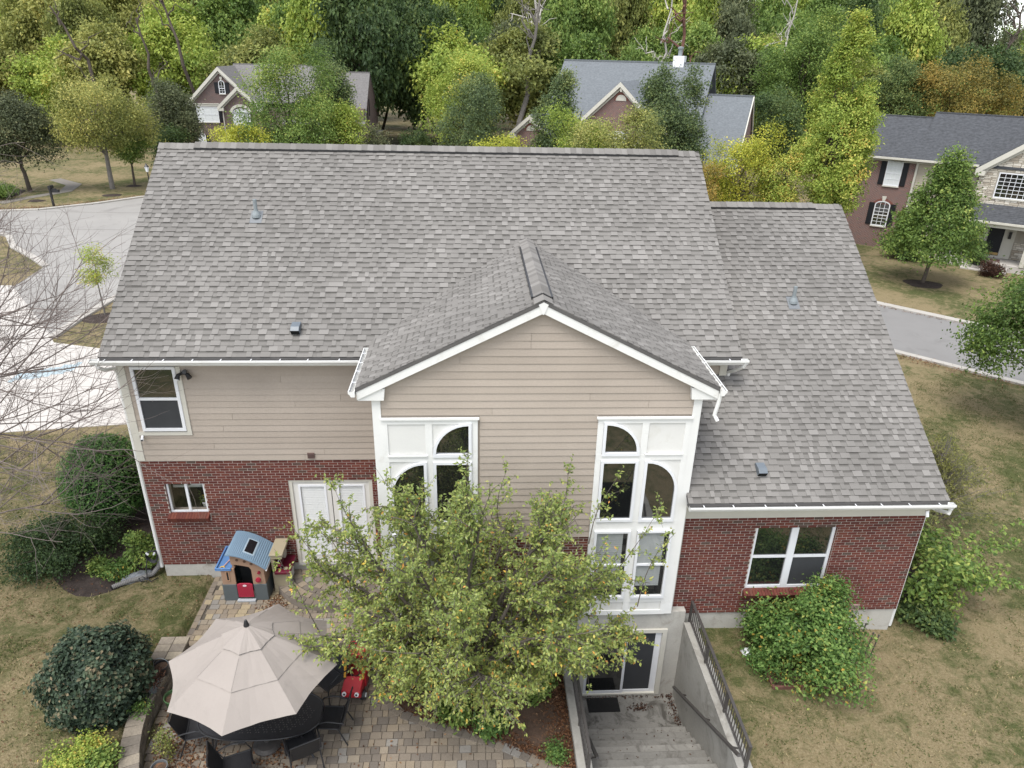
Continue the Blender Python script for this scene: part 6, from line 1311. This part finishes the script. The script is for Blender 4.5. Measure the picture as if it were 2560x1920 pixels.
class Hs:
    def __init__(s, label, P0, ang): s.t = thing("neighbour_house", label, "house", tuple(P0), None, rad(ang), world=False)
    def p(s, name, m, fn, par=None, **k): b = MB(); fn(b); return b.build(name, m, par or s.t, **k)
    def win(s, x0, x1, z0, z1, y=0, cols=2, rows=4, glass=None, shut=0, arch=0, keystone=False, lintel=0, split=True):
        n = 9
        def shp(d):
            pts = [(x0 - d, z0 - d), (x1 + d, z0 - d)]
            if arch: pts += [((x0 + x1) / 2 + ((x1 - x0) / 2 + d) * math.cos(a), z1 + (arch + d) * math.sin(a)) for a in np.linspace(0, PI, n)]
            else: pts += [(x1 + d, z1 + d), (x0 - d, z1 + d)]
            return pts
        w = s.p("window", VINYL, lambda b: ring(b, shp(.07), shp(.0), y - .06, y)); s.p("pane", glass or DGLASS, lambda b: b.prism(shp(.005), y - .025, y - .012, 'y'), w)
        top = z1 + arch
        for k in range(1, cols): x = x0 + (x1 - x0) * k / cols; s.p("glazing_bar", VINYL, lambda b: b.box(x - .014, x + .014, y - .045, y - .024, z0, z1 + arch * .9), w)
        for k in range(1, rows): z = z0 + (z1 - z0) * k / rows; h = .032 if split and k * 2 == rows else .014; s.p("glazing_bar", VINYL, lambda b: b.box(x0, x1, y - .047, y - .0235, z - h, z + h), w)
        for sgn in ((-1, 1) if shut else ()): a = x0 - .1 - shut if sgn < 0 else x1 + .1; s.p("shutter", SHUT, lambda b: b.box(a, a + shut, y - .05, y - .003, z0 - .03, z1 + .03 + arch * .4), None)
        if keystone: s.p("keystone", CREAM, lambda b: b.prism([((x0 + x1) / 2 - .09, top + .08), ((x0 + x1) / 2 + .09, top + .08), ((x0 + x1) / 2 + .15, top + .42), ((x0 + x1) / 2 - .15, top + .42)], y - .06, y, 'y'))
        if lintel: s.p("lintel", CREAM, lambda b: (b.box(x0 - .2, x1 + .2, y - .08, y, z1 + .12, z1 + .12 + lintel), b.box(x0 - .3, x1 + .3, y - .14, y, z1 + .12 + lintel, z1 + .2 + lintel)))
        s.p("window_sill", CREAM, lambda b: b.box(x0 - .1, x1 + .1, y - .1, y, z0 - .15, z0 - .075)); return w
    def gable(s, x0, x1, ze, zp, y, depth, wallm, roofm, zb=0, over=.35, trim=CREAM, xp=None):
        """front-facing gable: wall, two roof slopes running back, raking trim"""
        xp = (x0 + x1) / 2 if xp is None else xp
        s.p("gable_wall", wallm, lambda b: b.prism([(x0, zb), (x1, zb), (x1, ze), (xp, zp - .1), (x0, ze)], y, y + depth, 'y'))
        for sg, xe in ((-1, x0), (1, x1)):
            xo = xe + sg * over; zo = ze - (zp - ze) / abs(xp - xe) * over
            s.p("roof", roofm, lambda b: b.prism([(xp, zp), (xo, zo), (xo, zo + .14), (xp, zp + .14)], y - .3, y + depth, 'y')); s.p("rake_trim", trim, lambda b: b.prism([(xp, zp - .30), (xo, zo - .30), (xo, zo + .1), (xp, zp + .1)], y - .36, y - .301, 'y'))
            s.p("inner_rake_trim", trim, lambda b: b.prism([(xp, zp - .55), (xe, ze - .50), (xe, ze - .28), (xp, zp - .3)], y - .12, y, 'y')); s.p("eave_return", trim, lambda b: b.box(*sorted((xo, xe - sg * .3)), y - .34, y, zo - .32, zo - .0))
    def roof2(s, x0, x1, ye, ze, yr, zr, m, yb=None, zb_=None): # eave to ridge and down the back
        yb = 2 * yr - ye if yb is None else yb; s.p("roof", m, lambda b: b.prism([(ye, ze), (yr, zr), (yb, ze), (yb, ze - .15), (yr, zr - .15), (ye, ze - .15)], x0, x1, 'x'))
        s.p("ridge_cap", m, lambda b: b.box(x0, x1, yr - .14, yr + .14, zr - .1, zr + .035))
def scl(z, k): return 11.87 + (z - 11.87) * k
# ---- brown brick house on the left (local x along its front)
k = 1.22; P0 = CAM + (np.array((-14.9935, 55.2565, -.4)) - CAM) * k; P0[2] = 0
h = Hs("brown brick house with twin front gables and black shutters behind the pear trees", P0, 0); Z = lambda z: scl(z, k); X = lambda x: x * k
h.p("wall", BRB, lambda b: (b.box(X(-2.5), X(12.85), .3, 11, -.4, Z(6.9)), ))
h.gable(X(-2.55), X(3.2), Z(7.4), Z(10.15), 0, 7, BRB, RG, -.4, xp=X(.36)); h.gable(X(.35), X(3.75), Z(7.15), Z(8.62), -.7, 4, BRB, RG, -.4, xp=X(2.0))
h.roof2(X(.2), X(9.2), .2, Z(7.4), 6.2, Z(10.42), RG); h.roof2(X(5.5), X(12.95), -.2, Z(5.6), 6.5, Z(9.9), RG)
h.p("gable_wall", BRB, lambda b: b.prism([(0, -.4), (12, -.4), (12, Z(6.2)), (6.4, Z(9.75)), (0, Z(5.5))], X(12.75), X(12.9), 'x'))
for yy, za, zb_ in ((2.5, 6.9, 5.4), (4.2, 7.6, 6.1)): h.p("side_shutter", SHUT, lambda b: b.box(X(12.9), X(12.9) + .05, yy, yy + .5, Z(zb_), Z(za)))
h.gable(X(9.3), X(12.5), Z(4.2), Z(6.2), -2.5, 5, BRB, RG, -.4)
h.win(X(.24), X(.67), Z(8.08), Z(8.85), 0, 2, 4, None, .42, .28, True); h.win(X(-2.0), X(-.2), Z(5.66), Z(6.85), 0, 3, 2, CURT, .4, 0, False, .22); h.win(X(1.3), X(2.75), Z(5.5), Z(6.42), -.7, 3, 4, CURT, 0, .45, False); h.win(X(-2.22), X(-1.65), Z(3.2), Z(4.3), 0, 2, 4, CURT, .38, .4, True)
h.p("window_hood", CREAM, lambda b: ring(b, [(X(2.02) + 1.15 * math.cos(a), Z(6.5) + .85 * math.sin(a)) for a in np.linspace(0, PI, 12)], [(X(2.02) + .88 * math.cos(a), Z(6.5) + .58 * math.sin(a)) for a in np.linspace(0, PI, 12)], -.82, -.7)); h.p("downspout", CREAM, lambda b: b.tube([(X(.45), -.75, Z(7)), (X(.45), -.75, 0)], .06, 6))
h.p("side_porch", BRB, lambda b: b.box(X(12.9), X(13.7), 4, 8, -.4, Z(4.4))); h.p("porch_roof", RG, lambda b: b.box(X(12.9), X(13.8), 3.8, 8.2, Z(4.4), Z(4.55)))
# ---- blue grey roofed brick house in the middle
k = 1.15; P0 = CAM + (np.array((19.729, 44.291, -.6)) - CAM) * k; P0[2] = 0
h = Hs("red brick house with blue grey shingle roof behind the dark pears", P0, -26)
h.p("wall", BRR, lambda b: (b.box(X(-7.2), X(5), .4, 11, -.8, Z(5.4)), b.box(X(4), X(8.9), 1.5, 11, -.8, Z(5.6))))
h.roof2(X(-7.3), X(5.6), .0, Z(5.2), 7.0, Z(11.46), RBL)
b = MB(); # hipped left end is raked: cut by a sloping verge
h.roof2(X(4.5), X(9.15), -1.2, Z(3.9), 5.2, Z(9.22), RBL)
h.p("gable_wall", BRR, lambda b: b.prism([(-.8, -.8), (10.5, -.8), (10.5, Z(4.5)), (5.1, Z(9.0)), (-.8, Z(4.1))], X(8.85), X(9.0), 'x')); h.p("rake_trim", CREAM, lambda b: (b.bar((X(9.12), -1.2, Z(3.85)), (X(9.12), 5.2, Z(9.1)), .08, .3), b.bar((X(9.12), 5.2, Z(9.1)), (X(9.12), 11, Z(4.3)), .08, .3)))
h.gable(X(-4.2), X(3.6), Z(6.35), Z(9.95), -.6, 6, BRR, RBL, -.8, xp=X(-.3)); h.gable(X(1.2), X(4.8), Z(5.4), Z(7.6), -1.6, 3, BRR, RBL, -.8)
h.gable(X(-9.6), X(-6.6), Z(5.9), Z(7.15), .6, 6, BRR, RBL, -.8)
for xc, zc, yy in ((-.22, 8.7, -.6), (-8.05, 5.98, .6)):
    h.p("half_round_vent", CREAM, lambda b: b.prism([(X(xc) - .48, Z(zc)), (X(xc) + .48, Z(zc))] + [(X(xc) + .48 * math.cos(a), Z(zc) + .5 * math.sin(a)) for a in np.linspace(0.05, PI - .05, 12)], yy - .05, yy, 'y')); h.p("vent_arch", mat("arch_brick", (.17, .07, .055), .9, .3, 20, 60), lambda b: ring(b, [(X(xc) + .66 * math.cos(a), Z(zc) + .68 * math.sin(a)) for a in np.linspace(0, PI, 14)], [(X(xc) + .5 * math.cos(a), Z(zc) + .52 * math.sin(a)) for a in np.linspace(0, PI, 14)], yy - .03, yy))
    h.p("gable_post", CREAM, lambda b: b.box(X(xc) - .07, X(xc) + .07, yy - .3, yy - .2, Z(zc) + .75, Z(zc) + 1.45))
h.p("chimney", VINYL, lambda b: b.box(X(2.2), X(3.1), 6.6, 7.7, Z(9), Z(11.95))); h.p("chimney_pipe", PVC, lambda b: b.lathe([(.2, 0), (.2, .55), (.28, .6), (.28, .75), (.05, .8)], 12, (X(2.65), 7.1, Z(11.95))))
h.win(X(-1.0), X(.4), Z(5.2), Z(6.4), -.6, 3, 2, CURT)
# ---- stone, brick and siding house on the right
k = 1.1333; P0 = CAM + (np.array((35.9652, 30.7171, -1.)) - CAM) * k; P0[2] = 0
h = Hs("slate roofed house with red brick end, beige siding and pale stone gable", P0, -38); BEIGE = mat("beige_lap_siding", (.42, .375, .30), .7, .05, 2, 20, .1)
ST_B = mat("stone_mortar", (.36, .33, .28), .9, .1, 4, 40)
h.p("brick_wall", BRR, lambda b: b.box(X(-4.6), X(.05), 0, 9, -1.1, Z(6.2))); h.p("siding_wall", BEIGE, lambda b: b.box(X(.05), X(3.5), .15, 9, -1.1, Z(6.2)))
for i in range(int((Z(6.2) + 1) / .16)): h.p("siding_board", BEIGE, lambda b: b.add([(X(.16), .12, -1 + i * .16), (X(3.5), .12, -1 + i * .16), (X(3.5), .147, -.84 + i * .16), (X(.16), .147, -.84 + i * .16), (X(.16), .15, -1 + i * .16), (X(3.5), .15, -1 + i * .16)], [(0, 1, 2, 3), (0, 4, 5, 1)]))
h.p("corner_board", CREAM, lambda b: b.box(X(.0), X(.14), -.03, .2, -1, Z(6.2)))
h.roof2(X(-4.9), X(.1), -.45, Z(6.36), 4.2, Z(8.6), RSL); h.roof2(X(-.05), X(12), -.45, Z(6.34), 4.6, Z(8.92), RSL)
h.p("frieze_board", CREAM, lambda b: b.box(X(-4.7), X(3.5), -.06, .14, Z(6.05), Z(6.30))); h.p("gutter", CREAM, lambda b: b.box(X(-4.9), X(3.4), -.58, -.44, Z(6.22), Z(6.34))); h.p("downspout", CREAM, lambda b: b.tube([(X(.07), -.4, Z(6.2)), (X(.07), -.12, Z(5.9)), (X(.07), -.12, -1)], .05, 6))
SX0, SX1, SY = X(3.55), X(10.6), -.35
h.gable(SX0, SX1, Z(6.25), Z(9.0), SY, 6, ST_B, RSL, Z(3.95), .3)
STT = tmat("stone_veneer", [(0, (.36, .31, .25)), (.5, (.50, .455, .385)), (1, (.64, .60, .53))], .9, 14, .15, .6, .15)
rs = random.Random(88); STP = [ubox(t) for t in (.05, .25, .4, .55, .7, .85, 1)]; out = []; z = Z(4.05); BW = (X(4.6), X(7.2), Z(4.6), Z(5.95)); DOOR = (X(4.7), X(6.1), -.8, Z(3.3)); bm_ = Matrix.Translation(tuple(P0)) @ Matrix.Rotation(rad(-38), 4, 'Z')
def stones(z0, z1, x0, x1, y, ops):
    z = z0
    while z < z1:
        hh = rs.choice((.09, .12, .15, .18)); x = x0 - rs.uniform(0, .3)
        while x < x1:
            w = rs.uniform(.2, .55)
            for s0, s1 in subtract(max(x, x0), min(x + w, x1), [(o[0], o[1]) for o in ops if o[2] < z + hh / 2 < o[3]]):
                if s1 - s0 > .05 and s1 < x0 + 7: out.append((rs.randrange(7), frame(((s0 + s1) / 2, y, z + hh / 2), (1, 0, rs.uniform(-.03, .03)), (0, 0, 1), (0, -1, 0), (s1 - s0 - .02, hh - .018, .035 + rs.uniform(0, .03)))))
            x += w
        z += hh
stones(Z(4.05), Z(8.0), SX0, SX1, SY, [(BW[0] - .15, BW[1] + .15, BW[2] - .15, BW[3] + .15)]); out = [(t, m) for t, m in out if (m[0][3] - SX0) * (Z(9.0) - Z(6.25)) / ((SX1 - SX0) / 2) + Z(6.25) - .45 > m[2][3]]
sw = h.p("stone_face", ST_B, lambda b: b.box(SX0 + .01, SX0 + 1.5, SY - .004, SY, Z(4.1), Z(6.0)))
mes = {}
for q, (t_, m_) in enumerate(sorted(out, key=lambda a: a[1][0][3])[:230]):
    if t_ not in mes: mes[t_] = STP[t_].mesh("stone", STT)
    o = obj("stone", mes[t_], sw); o.matrix_basis = m_
h.win(X(-1.6), X(-.79), Z(4.6), Z(6.05), 0, 3, 4, CURT, .36); h.win(X(-1.78), X(-.97), Z(1.98), Z(3.28), 0, 3, 6, None, .36, .22, True); h.win(X(1.5), X(2.28), Z(4.6), Z(6.02), .12, 3, 4, None, .38)
h.p("soldier_arch", mat("arch_brick", (.17, .07, .055), .9), lambda b: ring(b, [(X(-1.375) + .72 * math.cos(a), Z(3.25) + .50 * math.sin(a)) for a in np.linspace(0.3, PI - .3, 10)], [(X(-1.375) + .56 * math.cos(a), Z(3.25) + .33 * math.sin(a)) for a in np.linspace(.3, PI - .3, 10)], -.03, 0))
h.win(BW[0], BW[1], BW[2], BW[3], SY, 9, 6, None, 0, 0, False, 0, False)
# porch
PY = -1.9
h.p("porch_roof", RSL, lambda b: b.prism([(PY - .4, Z(3.42)), (SY - .05, Z(4.15)), (.2, Z(4.32)), (.2, Z(4.2)), (PY - .4, Z(3.3))], X(2.6), X(11), 'x')); h.p("porch_beam", CREAM, lambda b: b.box(X(2.7), X(11), PY - .3, PY, Z(3.05), Z(3.34))); h.p("porch_gutter", CREAM, lambda b: b.box(X(2.6), X(11), PY - .52, PY - .4, Z(3.28), Z(3.40)))
h.p("porch_floor", DRIVE, lambda b: b.box(X(3.0), X(11), PY - .2, .2, -1.2, Z(.93))); h.p("porch_step", DRIVE, lambda b: (b.box(X(4.0), X(6.4), PY - .6, PY - .2, -1.2, Z(.75)), b.box(X(4.0), X(6.4), PY - 1.0, PY - .6, -1.2, Z(.58)))); h.p("porch_column", CREAM, lambda b: b.box(X(6.9), X(7.25), PY - .25, PY + .1, Z(.93), Z(3.1)))
h.p("entry_wall", ST_B, lambda b: b.box(X(3.4), X(10), -.1, .3, -1, Z(3.5))); out = []; stones(Z(.95), Z(3.2), X(3.45), X(7.4), -.1, [(X(4.25), X(6.35), -2, 9)])
for t_, m_ in out[:70]:
    if t_ not in mes: mes[t_] = STP[t_].mesh("stone", STT)
    o = obj("stone", mes[t_], sw); o.matrix_basis = m_
h.p("door_surround", CREAM, lambda b: b.box(X(4.28), X(6.3), -.16, -.1, Z(.95), Z(3.2))); h.p("front_door", SHUT, lambda b: b.box(X(4.9), X(5.7), -.22, -.16, Z(1.1), Z(3.0))); h.p("kick_plate", mat("brass", (.55, .42, .2), .3), lambda b: b.box(X(4.92), X(5.68), -.225, -.22, Z(1.12), Z(1.27)))
for xx in (4.55, 6.02): h.p("wall_lantern", BLACKM, lambda b: b.box(X(xx) - .09, X(xx) + .09, -.34, -.16, Z(2.2), Z(2.6)))
h.p("porch_mat", mat("porch_rug", (.16, .09, .08), .9, .4, 8, 40), lambda b: b.box(X(4.7), X(5.9), -1.3, -.6, Z(.93), Z(.945)))
